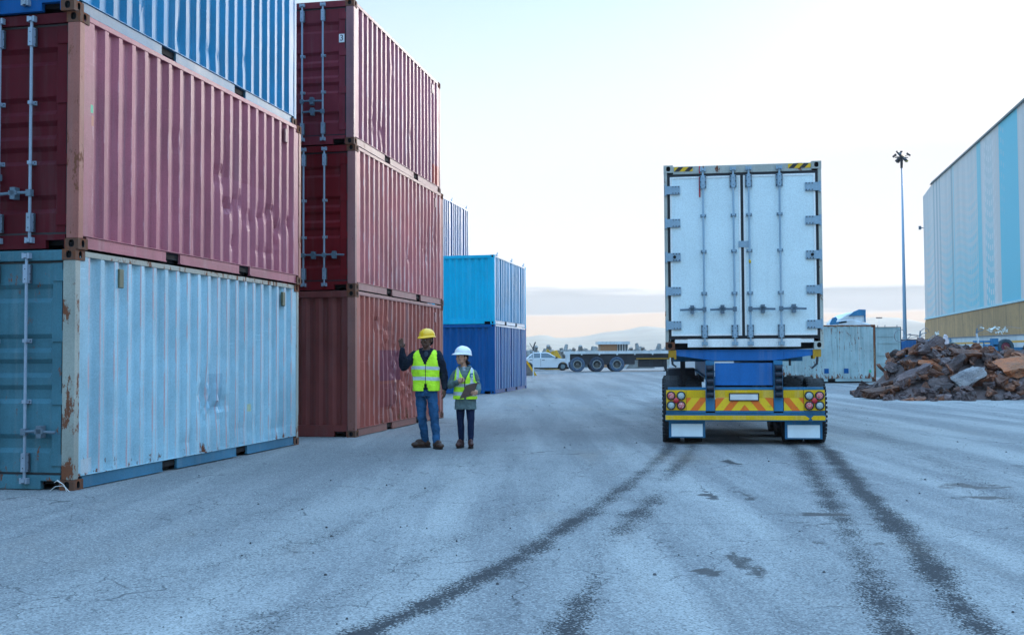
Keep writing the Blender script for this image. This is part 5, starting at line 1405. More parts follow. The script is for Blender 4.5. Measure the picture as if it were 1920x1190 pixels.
def rock_mesh(seed, sx, sy, sz):
    rnd = random.Random(seed); bm = bmesh.new()
    for i in range(16):
        a = rnd.uniform(0, 2 * math.pi); r_ = rnd.uniform(.65, 1); z = rnd.choice((-1, 1)) * rnd.uniform(.5, 1)
        bm.verts.new((math.cos(a) * r_, math.sin(a) * r_, z))
    res = bmesh.ops.convex_hull(bm, input=bm.verts)
    bmesh.ops.delete(bm, geom=[g for g in res['geom_interior'] if isinstance(g, bmesh.types.BMVert)], context='VERTS')
    bmesh.ops.triangulate(bm, faces=bm.faces)
    bmesh.ops.subdivide_edges(bm, edges=bm.edges, cuts=2, use_grid_fill=True)
    bmesh.ops.triangulate(bm, faces=bm.faces)
    bmesh.ops.subdivide_edges(bm, edges=bm.edges, cuts=1, use_grid_fill=True)
    for v in bm.verts:
        n = Vector(v.co); d = .17 * mnoise.fractal(n * 1.7 + Vector((seed, 0, 0)), 1, 2, 5) + .08 * mnoise.fractal(n * 5 + Vector((0, seed, 0)), 1, 2, 3)
        v.co = n * (1 + d * 1.3)
        v.co = Vector((v.co.x * sx, v.co.y * sy, v.co.z * sz))
    me = bpy.data.meshes.new('rock'); bm.to_mesh(me); bm.free(); return me
shapes = [(.5, .32, .10), (.45, .38, .16), (.6, .22, .12), (.38, .34, .22), (.52, .42, .08), (.34, .30, .26), (.62, .34, .14), (.3, .24, .14)]
RMESH = {}
for i, sh in enumerate(shapes):
    for j, mt in enumerate(RM):
        if (i + j) % 2 == 0 or j == 0:
            me = rock_mesh(i * 7 + j * 3 + 1, *sh); me.materials.append(mt); RMESH[(i, j)] = me
RKEYS = list(RMESH)
HY_ = 35.2
def heap_h(x, y):
    knots = [(11.2, 0), (11.8, .40), (12.3, .85), (12.8, 1.42), (13.6, 1.80), (14.4, 1.62), (15.2, 1.58), (16.2, 1.42), (17.5, 1.35), (19.5, 1.3), (21.5, .9), (23, 0)]
    t = float(np.interp(x, [k_[0] for k_ in knots], [k_[1] for k_ in knots]))
    dy = (y - HY_) / (2.9 if y < HY_ else 2.4)
    return t * max(0.0, 1 - abs(dy) ** 1.25)
# the inner mass that carries the visible pieces
vs = []; fs = []; nx_, ny_ = 60, 30
for j in range(ny_ + 1):
    for i in range(nx_ + 1):
        x = 10.6 + 12.4 * i / nx_; y = HY_ - 2.9 + 5.3 * j / ny_
        vs.append((x, y, max(-.02, heap_h(x, y) - .18 + .08 * fbm(x * 2, y * 2)) + gz(x, y)))
for j in range(ny_):
    for i in range(nx_): a = j * (nx_ + 1) + i; fs.append((a, a + 1, a + nx_ + 2, a + nx_ + 1))
mb = MB(); mb.add(vs, fs); o = mb.build('slag_rubble', RM[3]); o.data.materials.clear(); o.data.materials.append(RM[3]); tag(o, 'dark broken rubble filling the scrap heap under its slabs', 'rubble', kind='stuff')
GR = 'slabs and rocks of the rusty scrap heap'
names = ['rusty brown slag slab in the heap beside the old blue container', 'grey purple slag slab in the heap beside the old blue container',
         'orange rusted slag slab in the heap beside the old blue container', 'dark slag slab in the heap beside the old blue container']
rnd = random.Random(21); nrock = 0
def put_rock(x, y, z, rot, key, sc, label=None, me=None):
    global nrock
    o = bpy.data.objects.new('rock', me or RMESH[key]); col.objects.link(o)
    o.location = (x, y, z); o.rotation_euler = rot; o.scale = (sc,) * 3
    if label is None:
        size = 'small' if sc < .55 else ('large' if sc > .85 else 'middling')
        shp = ['slab', 'slab', 'long plate', 'chunk', 'thin plate', 'chunk', 'long slab', 'stone'][key[0]]
        colr = ['rusty brown', 'grey purple', 'orange rusted', 'blackish'][key[1]]
        side = 'left tail' if x < 11.9 else 'left slope' if x < 13.0 else 'peak side' if x < 14.2 else 'middle' if x < 15.4 else 'right side' if x < 16.8 else 'far right end'
        rel = (z - gz(x, y))
        ht = 'at the foot' if rel < .3 else 'low' if rel < .75 else 'halfway' if rel < 1.2 else 'high'
        label = f'{size} {colr} {shp}, {ht}, {side} of scrap heap'
    tag(o, label or names[key[1]], 'rock', GR); nrock += 1; return o
W_ = [0, 0, 0, 0, 0, 1, 1, 1, 1, 3, 3, 2]
for tries in range(1400):
    if nrock >= 288: break
    x = rnd.uniform(11.3, 17.9); y = rnd.uniform(HY_ - 3.2, HY_ + .9)
    h = heap_h(x, y)
    if h <= 0.02 and rnd.random() > .12: continue
    if y > HY_ + .2 and rnd.random() < .5: continue
    edge = h < .35
    j = rnd.choice(W_); cand = [k_ for k_ in RKEYS if k_[1] == j]; key = rnd.choice(cand)
    sc = rnd.uniform(.35, .75) if edge else rnd.uniform(.38, .9)
    eps = .15; gx_ = (heap_h(x + eps, y) - heap_h(x - eps, y)) / (2 * eps); gy_ = (heap_h(x, y + eps) - heap_h(x, y - eps)) / (2 * eps)
    tilt = .25 if edge else .5
    put_rock(x, y, gz(x, y) + h + .0, (math.atan(gy_) + rnd.uniform(-tilt, tilt), -math.atan(gx_) + rnd.uniform(-tilt, tilt), rnd.uniform(0, 6.28)), key, sc)
def px_rock(px, py, Y, key, sc, rot, label, mat=None):
    c = at(px, py, Y); me = RMESH[key].copy()
    if mat: me.materials.clear(); me.materials.append(mat)
    put_rock(c.x, Y, c.z, rot, key, sc, label, me)
px_rock(1748, 655, 34.7, (3, 1), 1.35, (R(50), R(-35), .3), 'big purple brown boulder crowning the scrap heap')
px_rock(1782, 690, 33.6, (2, 0), 1.25, (R(60), R(-52), .15), 'long dark slab leaning diagonally in the middle of the heap', RM[3])
px_rock(1815, 708, 32.9, (6, 0), 1.05, (R(65), R(-22), .05), 'pale grey slab lying aslant low in the middle of the heap', RPALE)
px_rock(1900, 682, 33.6, (5, 2) if (5, 2) in RMESH else (4, 2), 1.6, (R(20), R(-20), .5), 'large orange rust boulder at the right edge of the picture')
px_rock(1808, 664, 34.3, (6, 1) if (6, 1) in RMESH else (6, 0), 1.0, (R(20), R(5), .0), 'flat pale lilac slab on the right shoulder of the heap top')
px_rock(1815, 746, 31.9, (5, 1) if (5, 1) in RMESH else (5, 0), .75, (0, 0, .2), 'rounded grey rock at the foot of the heap', RM[1])
px_rock(1650, 736, 33.6, (6, 0), 1.15, (R(8), R(-8), .1), 'long rusty plate lying at the left foot of the heap')
px_rock(1712, 702, 33.6, (2, 0), 1.3, (R(25), R(-30), .1), 'long curved rusty plate on the left slope of the heap', RM[1])
for qi, (px, py) in enumerate(((1620, 745), (1643, 748), (1606, 741), (1660, 751), (1752, 752))):
    x, y = [(q) for q in (0, 0)]
    v = at(px, py, 1.0); t = CAM_H / (CAM_H - v.z); x, y = v.x * t, t
    put_rock(x, y, gz(x, y) + .03, (0, 0, px), (7, 1), .45, 'small loose slag stone before the heap, ' + ['second', 'third', 'first', 'fourth', 'fifth'][qi] + ' from the left')

# ------------------------------------------------------------------ loose stones on the yard
mb = MB(); rnd = random.Random(5)
for i in range(520):
    y = 3.5 + 38 * rnd.random() ** 1.6; x = rnd.uniform(-.55, .62) * y * 1.0 + .3
    if x < -4.4 + .2 * (y - 11) and y > 10: continue
    s_ = rnd.choice((.004, .005, .006, .009)) * (1 + .5 * rnd.random()) * (1.0 + y * .012)
    
    z = gz(x, y); a = rnd.uniform(0, 6.3)
    P4 = [(x + s_ * 1.3 * math.cos(a + q * 1.2566) * rnd.uniform(.6, 1), y + s_ * math.sin(a + q * 1.2566) * rnd.uniform(.6, 1), z - .004) for q in range(5)]
    top = [(x + (p[0] - x) * .55, y + (p[1] - y) * .55, z + s_ * rnd.uniform(.6, 1.0)) for p in P4]
    mb.add(P4 + top, [(0, 1, 6, 5), (1, 2, 7, 6), (2, 3, 8, 7), (3, 4, 9, 8), (4, 0, 5, 9), (5, 6, 7, 8, 9)])
o = mb.build('loose_gravel', plain('dark_stone', (0.07, 0.07, 0.075), .85, var=.5, scale=1.5)); tag(o, 'small loose stones scattered over the asphalt', 'gravel', kind='stuff')
# wire scrap by the nearest corner fitting
c = off(S1, Y1, -.08, -.03, 0)
mb = MB(); mb.tube([(-.15, -.02, .012), (-.08, -.05, .06), (.0, -.05, .07), (.05, -.04, .02), (.07, -.05, .008)], .003, 5)
mb.tube([(.05, -.04, .02), (.0, -.06, .09), (-.07, -.04, .12), (-.1, -.03, .10)], .0035, 5); mb.tube([(.04, -.05, .01), (.02, -.07, .08), (-.06, -.05, .13)], .003, 5)
o = mb.build('wire_scrap', M['sticker']); o.location = c; tag(o, 'twist of pale wire at the foot of the nearest container corner', 'wire')
# ------------------------------------------------------------------ people
def cloth(name, c, rough=.85, var=.12, scale=7, wr=.5, spec=.2):
    k = NT(name); n = k.noise(k.vec((1, 1, .6)), scale, 6, .6); n2 = k.noise(k.vec((1, 1, 1.8)), 14, 4, .5, .6)
    colr = k.mix(k.ramp(n, .3, .7), tuple(x * (1 - var) for x in c), tuple(min(1, x * (1 + var)) for x in c))
    k.bump(n2, wr, .02)
    return k, colr, lambda cc: k.out(cc, rough, 0, spec)
def cl(name, c, **kw):
    k, cc, fin = cloth(name, c, **kw); return fin(cc)
class Blob(MB):
    def ell(s, c, r, rz=0.0, seg=16, mat=None):
        c = Vector(c); rot = Matrix.Rotation(rz, 3, 'Z') if mat is None else mat
        vs = []; fs = []; nr = seg // 2
        for j in range(1, nr):
            ph = math.pi * j / nr
            for i in range(seg):
                th = 2 * math.pi * i / seg
                vs.append(c + rot @ Vector((r[0] * math.sin(ph) * math.cos(th), r[1] * math.sin(ph) * math.sin(th), r[2] * math.cos(ph))))
        top = len(vs); vs.append(c + rot @ Vector((0, 0, r[2]))); bot = len(vs); vs.append(c + rot @ Vector((0, 0, -r[2])))
        for j in range(nr - 2):
            for i in range(seg):
                a = j * seg + i; b = j * seg + (i + 1) % seg; fs.append((a, a + seg, b + seg, b))
        for i in range(seg):
            fs.append((top, i, (i + 1) % seg)); o = (nr - 2) * seg; fs.append((bot, o + (i + 1) % seg, o + i))
        s.add(vs, fs)
    def loft(s, rings, n=20):
        """rings: (x, y, z, rx, ry) level ovals"""
        vs = []; fs = []
        for (x, y, z, rx, ry) in rings:
            for k_ in range(n):
                a = 2 * math.pi * k_ / n; c, q = math.cos(a), math.sin(a)
                vs.append((x + rx * math.copysign(abs(c) ** .85, c), y + ry * math.copysign(abs(q) ** .85, q), z))
        for i in range(len(rings) - 1):
            for k_ in range(n):
                a = i * n + k_; b = i * n + (k_ + 1) % n; fs.append((a, b, b + n, a + n))
        fs.append(tuple(range(n))[::-1]); o = (len(rings) - 1) * n; fs.append(tuple(range(o, o + n)))
        s.add(vs, fs)
    def limb(s, pts, rad):
        s.tube(pts, rad, 14)
        for p, r_ in zip(pts, rad): s.ell(p, (r_, r_, r_), seg=12)
    def finish(s, name, mat, parent=None, voxel=.008, smooth=2, loc=None, disp=0.0):
        o = s.build(name, mat, parent, smooth=True, loc=loc)
        m = o.modifiers.new('remesh', 'REMESH'); m.mode = 'VOXEL'; m.voxel_size = voxel; m.use_smooth_shade = True
        if smooth: m2 = o.modifiers.new('smooth', 'SMOOTH'); m2.factor = .5; m2.iterations = smooth
        if disp:
            tx = bpy.data.textures.new(name + '_folds', 'CLOUDS'); tx.noise_scale = .09; tx.noise_depth = 2
            m3 = o.modifiers.new('folds', 'DISPLACE'); m3.texture = tx; m3.strength = disp; m3.mid_level = .5; m3.texture_coords = 'LOCAL'
        return o
def hand(b, wrist, d, side, nrm, curl, spread=.0, thumb=(.75, .65), sc=1.0, curls=None):
    """palm and five fingers; d along the hand, side towards the thumb, nrm out of the palm"""
    w, d, side, nrm = Vector(wrist), Vector(d).normalized(), Vector(side).normalized(), Vector(nrm).normalized()
    side = (side - d * side.dot(d)).normalized(); nrm = d.cross(side) if d.cross(side).dot(nrm) > 0 else -d.cross(side)
    pl = .088 * sc
    for q in (-.03, -.01, .01, .03):
        b.tube([w + side * q * .6 * sc, w + d * pl * .5 + side * q * sc * .95, w + d * pl + side * q * sc], [.016 * sc, .0165 * sc, .0135 * sc], 8)
    b.ell(w + d * pl * .5, (.03 * sc,) * 3, seg=10)
    for i, (q, L_) in enumerate(((.031, .070), (.0105, .080), (-.0105, .074), (-.031, .058))):
        p = w + d * pl * .96 + side * q * sc; a = 0.0; pts = [p]; cc = (curls or [curl] * 4)[i]
        dd = (d + side * q * spread * 12)
        for sgm in (.45, .32, .25):
            a += cc; v = (dd * math.cos(a) + nrm * math.sin(a)).normalized()
            p = p + v * L_ * sgm * sc; pts.append(p)
        b.tube(pts, [.0105 * sc, .0095 * sc, .009 * sc, .0075 * sc], 8)
        for pp in pts[1:]: b.ell(pp, (.0085 * sc,) * 3, seg=8)
    p0 = w + d * .022 * sc + side * .026 * sc; v = (side * thumb[0] + d * thumb[1] + nrm * .25).normalized()
    v2 = (side * thumb[0] * .6 + d * thumb[1] * 1.2 + nrm * .5).normalized()
    p1 = p0 + v * .04 * sc; p2 = p1 + v2 * .032 * sc
    b.tube([p0, p1, p2], [.0155 * sc, .012 * sc, .009 * sc], 8); b.ell(p2, (.009 * sc,) * 3, seg=8); b.ell(p1, (.0125 * sc,) * 3, seg=8)
def head_parts(b, c, yaw, pitch, sc=1.0, fem=False, roll=0.0):
    """head with brow, eye hollows, nose, lips, jaw and ears; returns local->figure transform"""
    T = Matrix.Translation(c) @ Matrix.Rotation(yaw, 4, 'Z') @ Matrix.Rotation(pitch, 4, 'X') @ Matrix.Rotation(roll, 4, 'Y')
    rot = T.to_3x3()
    def e(p, r): b.ell(T @ (Vector(p) * sc), tuple(q * sc for q in r), mat=rot, seg=18)
    e((0, .012, .03), (.076, .095, .088)); e((0, -.018, -.012), (.066, .078, .092))
    e((0, -.045, -.075), (.044 if not fem else .038, .040, .034))                   # chin and jaw
    e((.032, -.03, -.055), (.034, .045, .036)); e((-.032, -.03, -.055), (.034, .045, .036))
    e((0, -.083, .028), (.050, .018, .014))                                         # brow
    e((.036, -.070, -.022), (.024, .022, .020)); e((-.036, -.070, -.022), (.024, .022, .020))   # cheeks
    e((0, -.098, -.006), (.0095, .016, .026)); e((0, -.104, -.022), (.017 if not fem else .013, .014, .011))  # nose
    e((0, -.090, -.048), (.024, .012, .0075)); e((0, -.088, -.058), (.021, .012, .0075))      # lips
    for sx in (-1, 1): e((sx * .079, .008, -.004), (.010, .018, .030))
    return T, rot
def eyes(T, parent, sc=1.0):
    for sx in (-1, 1):
        b = Blob(); b.ell(T @ (Vector((sx * .031, -.083, .008)) * sc), (.0135 * sc, .008 * sc, .0075 * sc), mat=T.to_3x3(), seg=12); e = b.build('eye', EYEW, parent, smooth=True)
        b = Blob(); b.ell(T @ (Vector((sx * .031 - .002, -.0895, .008)) * sc), (.0055 * sc, .004 * sc, .0055 * sc), seg=10); b.build('iris', M['dark'], e, smooth=True)
def helmet(T, parent, mat, sc=1.0, tilt=0.0):
    T = T @ Matrix.Translation((0, .010 * sc, .058 * sc)) @ Matrix.Rotation(tilt, 4, 'X')
    vs = []; fs = []; n = 36; rings = 12
    for j in range(rings + 4):
        for i in range(n):
            a = 2 * math.pi * i / n; cx, cy = math.cos(a), math.sin(a); front = max(0, -cy)
            if j <= rings:
                t = max(j, .15) / rings * math.pi / 2; rr = math.sin(t) ** .92
                rid = 1 + .035 * math.exp(-(cx / .16) ** 2) * math.cos(t) if cy < .9 else 1
                v = Vector((.112 * rr * cx, .134 * rr * cy, .118 * math.cos(t) ** .9 * rid))
            else:
                q = (j - rings) / 3
                v = Vector(((.112 + .014 * q) * cx, (.134 + .010 * q + .052 * q * front ** 2.2) * cy, -.004 * q - .018 * q * front ** 2 + (-.012 if j == rings + 3 else 0)))
            vs.append(T @ (v * sc))
    for j in range(rings + 3):
        for i in range(n):
            a = j * n + i; b_ = j * n + (i + 1) % n; fs.append((a, a + n, b_ + n, b_))
    fs.append(tuple(range(n)))
    m = MB(); m.add(vs, fs); o = m.build('helmet', mat, parent, smooth=True)
    md = o.modifiers.new('solid', 'SOLIDIFY'); md.thickness = .004; md.offset = 1
    return o
def shoe(name, parent, mat, sole, ankle, toe_dir, L_=.27, hh=.13, w=.048, lift=0.0, toe_up=0.0):
    """shaped boot; ankle = (x, y) of the ankle on the ground plane"""
    a = math.atan2(toe_dir[1], toe_dir[0]); T = Matrix.Translation((ankle[0], ankle[1], lift)) @ Matrix.Rotation(a, 4, 'Z') @ Matrix.Rotation(-toe_up, 4, 'Y')
    rot = T.to_3x3(); b = Blob()
    def e(p, r): b.ell(T @ Vector(p), r, mat=rot)
    e((-.025, 0, .06), (.058, w * .95, .055)); e((.06, 0, .058), (.075, w * .98, .048)); e((L_ - .115, 0, .054), (.072, w * 1.1, .042)); e((L_ * .33, 0, .092), (.075, w * .85, .048)); e((.0, 0, .10), (.055, w * 1.0, .05))
    b.tube([T @ Vector((.0, 0, .05)), T @ Vector((0, 0, hh + .02))], [w * 1.05, w * 1.0], 14)
    o = b.finish(name, mat, parent, .007, 3)
    m = MB(); pts = []
    for i in range(24):
        t = 2 * math.pi * i / 24; x = (L_ / 2 + .005) * math.cos(t); y = (w * 1.12) * math.sin(t) * (1.0 + .12 * math.cos(t)) * (1 - .18 * math.exp(-((x + .01) / .04) ** 2))
        pts.append((x + L_ / 2 - .082, y))
    vs = [T @ Vector((x, y, .0)) for x, y in pts] + [T @ Vector((x, y, .026)) for x, y in pts]; n = 24
    m.add(vs, [tuple(range(n))[::-1], tuple(range(n, 2 * n))] + [(i, (i + 1) % n, (i + 1) % n + n, i + n) for i in range(n)])
    m.build('sole', sole, o)
    return o
def vest(parent, mat, prof, z0, z1, vz, vw, arm_z, arm_h, slit=.02, off_=.016, arm_a=.62, neck=.075):
    """hi-vis vest wrapped round the torso profile prof(z) -> (cx, cy, rx, ry)"""
    n = 112; nz = 84; vs = []; ok = {}
    for j in range(nz + 1):
        z = z0 + (z1 - z0) * j / nz; cx, cy, rx, ry = prof(z)
        for i in range(n):
            a = 2 * math.pi * i / n - math.pi / 2; c, s = math.cos(a), math.sin(a)
            fl = .006 * fbm(c * 2.2 + 5, s * 2.2, z * 9) + off_ * (1 + .5 * max(0, (z0 + .25 - z)) / .25) + .004 * math.sin(a * 5 + z * 14) + .003 * math.sin(a * 9 - z * 23)
            x = cx + (rx + fl) * math.copysign(abs(c) ** .8, c); y = cy + (ry + fl) * math.copysign(abs(s) ** .8, s)
            vs.append((x, y, z)); dx = x - cx
            keep = True
            if y < cy and z > vz and abs(dx) < vw * ((z - vz) / (z1 - vz)) ** .9: keep = False
            if y < cy and z < z0 + .11 and abs(dx) < slit * (z0 + .11 - z) / .11: keep = False
            if z > z1 - .03 and abs(dx) < neck: keep = False
            ca = abs(abs(math.atan2(s, c)) - (0 if c > 0 else math.pi))
            if ((z - arm_z) / arm_h) ** 2 + (ca / arm_a) ** 2 < 1: keep = False
            ok[j * n + i] = keep
    fs = []
    for j in range(nz):
        for i in range(n):
            f = (j * n + i, j * n + (i + 1) % n, (j + 1) * n + (i + 1) % n, (j + 1) * n + i)
            if all(ok[q] for q in f): fs.append(f)
    m = MB(); m.add(vs, fs); o = m.build('vest', mat, parent, smooth=True)
    md = o.modifiers.new('solid', 'SOLIDIFY'); md.thickness = .006; md.offset = 1
    return o
def vest_mat(name, bands, cx, vz=None, vw=None, ztop=None, piping=False, vert=None):
    k, base, fin = cloth(name, (0.56, 0.95, 0.035), rough=.6, var=.08, wr=.7)
    s = k.sep(); z = s['Z']; x = k.math('ABSOLUTE', k.math('SUBTRACT', s['X'], cx)); y = s['Y']
    REF = (0.56, 0.60, 0.64); c = base
    if vert:
        c = k.mix(k.math('MULTIPLY', k.math('MULTIPLY', k.ramp(x, vert[0], vert[0] + .002), k.ramp(x, vert[1] + .002, vert[1])), k.ramp(z, vert[2], vert[2] + .003)), c, REF)
    zz = k.math('ADD', z, k.math('MULTIPLY', k.math('SINE', k.math('MULTIPLY', s['X'], 9)), .006))
    for a, b in bands:
        c = k.mix(k.math('MULTIPLY', k.ramp(zz, a, a + .003), k.ramp(zz, b + .003, b)), c, REF)
    front = k.ramp(y, .0, -.02)
    c = k.mix(k.math('MULTIPLY', k.ramp(x, .0065 if not piping else .010, .004 if not piping else .007), front), c, (0.02, 0.025, 0.03))
    if piping:
        vx = k.math('MULTIPLY', k.math('SUBTRACT', z, vz), vw / (ztop - vz)); dd = k.math('ABSOLUTE', k.math('SUBTRACT', x, vx))
        c = k.mix(k.math('MULTIPLY', k.math('MULTIPLY', k.ramp(dd, .012, .008), front), k.ramp(z, vz, vz + .01)), c, (0.02, 0.025, 0.03))
    return fin(c)
EYEW = plain('eye_white', (0.5, 0.48, 0.46), .3, bump=0)
def skin(name, c, lips):
    k = NT(name); n = k.noise(k.vec(), 25, 4); cc = k.mix(k.ramp(n, .3, .7), tuple(x * .88 for x in c), tuple(x * 1.1 for x in c)); return k.out(cc, .45, 0, .45)
HELY = plain('yellow_helmet_plastic', (0.92, 0.50, 0.006), .28, var=.03, bump=0, spec=.5); HELW = plain('white_helmet_plastic', (0.80, 0.82, 0.84), .28, var=.02, bump=0, spec=.5)
def interp_prof(tab):
    zs = [t[0] for t in tab]
    return lambda z: tuple(float(np.interp(z, zs, [t[i] for t in tab])) for i in (1, 2, 3, 4))

# ---- the man
MY = 16.5
man_prof = [(.80, -.05, .0, .178, .118), (.90, -.05, .0, .180, .120), (1.02, -.052, .0, .178, .118), (1.15, -.056, -.005, .190, .122), (1.30, -.060, -.005, .200, .126), (1.40, -.058, .0, .198, .118),
            (1.455, -.055, .0, .182, .105), (1.49, -.052, .005, .145, .09), (1.515, -.05, .008, .10, .075)]
SK1 = skin('dark_brown_skin', (0.13, 0.058, 0.036), None)
b = Blob()
b.loft([(x, y, z, rx * .86, ry * .86) for (z, x, y, rx, ry) in man_prof])
b.limb([(-.05, .01, 1.46), (-.045, .0, 1.56)], [.06, .056])
Th, rh = head_parts(b, Vector((-.04, -.02, 1.665)), R(-32), R(4), 1.06)
b.limb([(-.235, 0, 1.44), (-.40, -.06, 1.27)], [.052, .042]); b.limb([(-.40, -.06, 1.27), (-.405, -.16, 1.525)], [.042, .028])
b.limb([(.13, 0, 1.43), (.215, .04, 1.16)], [.052, .042]); b.limb([(.215, .04, 1.16), (.232, -.03, .925)], [.042, .028])
b.limb([(-.135, .04, .88), (-.128, .05, .50), (-.075, .10, .10)], [.075, .052, .04]); b.limb([(.035, -.02, .88), (.075, -.08, .50), (.11, -.10, .10)], [.075, .052, .04])
b.limb([(-.075, .10, .07), (-.17, .07, .04)], [.035, .03]); b.limb([(.11, -.10, .07), (.16, -.19, .04)], [.035, .03])
hand(b, (-.405, -.162, 1.535), (-.16, .02, 1.0), (.85, -.45, .1), (.4, -.9, .1), .06, spread=.25, thumb=(.9, .55), curls=[.05, .08, .12, .2])
hand(b, (.232, -.032, .915), (.02, -.1, -1.0), (-.3, -.95, .0), (-.95, .2, 0), .30, spread=0, thumb=(.5, .85))
man = b.finish('person', SK1, None, .0065, 1, loc=((805 - 960) / F_PX * MY, MY, gz(-1.3, MY)))
tag(man, 'tall man in yellow helmet, lime vest, navy hoodie and blue jeans, raising one open hand', 'person')
b = Blob(); HAIR = cl('black_knit', (0.012, 0.012, 0.015))
b.ell(Th @ Vector((0, .028, .028)), (.086, .092, .092), mat=rh); b.ell(Th @ Vector((0, .055, -.02)), (.076, .066, .07), mat=rh)
b.finish('knit_cap', HAIR, man, .008, 2)
eyes(Th, man, 1.06); helmet(Th, man, HELY, 1.02, R(-3))
b = Blob(); NAVY = cl('navy_fleece', (0.010, 0.014, 0.026), wr=.8)
b.loft([(x, y, z, rx * 1.0, ry * 1.0) for (z, x, y, rx, ry) in man_prof if z > .85])
b.limb([(-.225, .005, 1.435), (-.33, -.03, 1.33), (-.395, -.06, 1.262)], [.077, .073, .070]); b.limb([(-.395, -.06, 1.262), (-.40, -.12, 1.39), (-.405, -.158, 1.515)], [.072, .066, .046])
b.limb([(.125, .005, 1.43), (.185, .03, 1.28), (.215, .045, 1.15)], [.078, .070, .066]); b.limb([(.215, .045, 1.15), (.228, .0, 1.03), (.234, -.03, .93)], [.064, .058, .048])
for i in range(18):                                    # hood lying round the neck
    a = 2 * math.pi * i / 18; b.ell((-.05 + .095 * math.cos(a), .015 + .085 * math.sin(a), 1.505 + .02 * math.sin(a)), (.034, .034, .032), seg=10)
b.ell((-.05, .10, 1.47), (.10, .045, .07))
b.finish('hoodie', NAVY, man, .0085, 3, disp=.03)
b = Blob(); b.ell((-.048, -.075, 1.43), (.045, .04, .08)); b.finish('shirt', cl('grey_blue_shirt', (0.04, 0.055, 0.075)), man, .008, 2)
DEN = cloth('blue_denim', (0.022, 0.085, 0.19), rough=.8, var=.35, scale=5, wr=.8); JE = DEN[2](DEN[1])
b = Blob()
b.loft([(-.05, 0, .80, .175, .115), (-.05, 0, .90, .172, .118), (-.05, 0, .98, .168, .115)])
b.limb([(-.135, .03, .84), (-.133, .035, .66), (-.128, .04, .50), (-.10, .075, .30), (-.075, .10, .12)], [.092, .083, .071, .066, .058])
b.limb([(.035, -.01, .84), (.055, -.05, .66), (.075, -.085, .50), (.095, -.09, .30), (.11, -.10, .115)], [.092, .083, .072, .066, .060])
b.finish('jeans', JE, man, .0085, 3, disp=.03)
VM = vest_mat('lime_vest_bands', [(1.045, 1.10), (1.21, 1.262)], -.052)
vest(man, VM, interp_prof(man_prof), .885, 1.512, 1.30, .105, 1.37, .125, slit=.035)
BR = cl('brown_leather', (0.055, 0.024, 0.014), rough=.55, wr=.3, spec=.4); SOLE = plain('dark_sole', (0.03, 0.022, 0.02), .8)
shoe('boot', man, BR, SOLE, (-.075, .10), (-1, -.28), hh=.155, w=.052); shoe('boot', man, BR, SOLE, (.11, -.10), (.45, -.9), hh=.155, w=.052)

# ---- the woman
WY = 16.5
wom_prof = [(.60, -.0, .0, .172, .118), (.70, -.0, .0, .168, .115), (.85, -.0, .0, .150, .105), (.98, -.003, -.005, .152, .112), (1.08, -.006, -.008, .158, .115), (1.15, -.008, .0, .155, .10),
            (1.195, -.010, .003, .138, .09), (1.225, -.012, .006, .105, .078), (1.25, -.012, .008, .075, .066)]
SK2 = skin('light_brown_skin', (0.50, 0.26, 0.17), None)
b = Blob()
b.loft([(x, y, z, rx * .82, ry * .82) for (z, x, y, rx, ry) in wom_prof])
b.limb([(-.012, .012, 1.19), (-.03, .0, 1.30)], [.048, .044])
Tw, rw = head_parts(b, Vector((-.045, -.015, 1.392)), R(-50), R(-4), .99, fem=True)
b.limb([(-.155, 0, 1.155), (-.225, -.02, .965)], [.04, .034]); b.limb([(-.225, -.02, .965), (-.115, -.18, 1.02)], [.034, .023])
b.limb([(.135, 0, 1.155), (.185, .02, .955)], [.04, .034]); b.limb([(.185, .02, .955), (.195, -.14, .862)], [.034, .023])
b.limb([(-.085, .02, .70), (-.078, .03, .42), (-.068, .06, .10)], [.066, .043, .034]); b.limb([(.072, .0, .70), (.083, -.03, .42), (.078, -.04, .10)], [.066, .043, .034])
b.limb([(-.068, .06, .06), (-.09, -.01, .035)], [.03, .026]); b.limb([(.078, -.04, .06), (.08, -.12, .035)], [.03, .026])
hand(b, (-.112, -.182, 1.022), (.9, -.25, .35), (.1, -.2, 1.0), (.2, .9, -.2), .62, spread=0, thumb=(.45, .9), sc=.86)
hand(b, (.195, -.142, .862), (-.55, -.72, -.12), (.1, -.25, 1.0), (-.75, .55, .1), .42, spread=.05, thumb=(.45, .8), sc=.86)
wom = b.finish('person', SK2, None, .006, 1, loc=((872 - 960) / F_PX * WY, WY, gz(-.7, WY)))
tag(wom, 'shorter woman in white helmet, lime vest and grey green coat, holding pen and clipboard', 'person')
b = Blob(); HB = cl('dark_brown_hair', (0.020, 0.014, 0.012), rough=.5, wr=1.0)
b.ell(Tw @ Vector((0, .02, .03)), (.080, .086, .080), mat=rw)
random.seed(8)
for i in range(16):
    b.ell(Tw @ Vector((random.uniform(-.045, .075), random.uniform(.045, .105), random.uniform(-.10, .01))), (random.uniform(.016, .03),) * 3, seg=10)
b.finish('hair', HB, wom, .0065, 1, disp=.01)
eyes(Tw, wom, .99); helmet(Tw, wom, HELW, 1.02, R(-2))
b = Blob(); COAT = cl('grey_green_coat', (0.115, 0.165, 0.170), wr=.9, var=.2)
b.loft([(x, y, z, rx, ry) for (z, x, y, rx, ry) in wom_prof])
b.limb([(-.145, .005, 1.15), (-.20, -.01, 1.05), (-.232, -.02, .962)], [.060, .058, .056]); b.limb([(-.232, -.02, .962), (-.18, -.11, .99), (-.125, -.172, 1.015)], [.056, .050, .042])
b.limb([(.125, .005, 1.15), (.165, .015, 1.05), (.190, .022, .952)], [.060, .057, .054]); b.limb([(.190, .022, .952), (.196, -.06, .905), (.197, -.13, .868)], [.054, .048, .040])
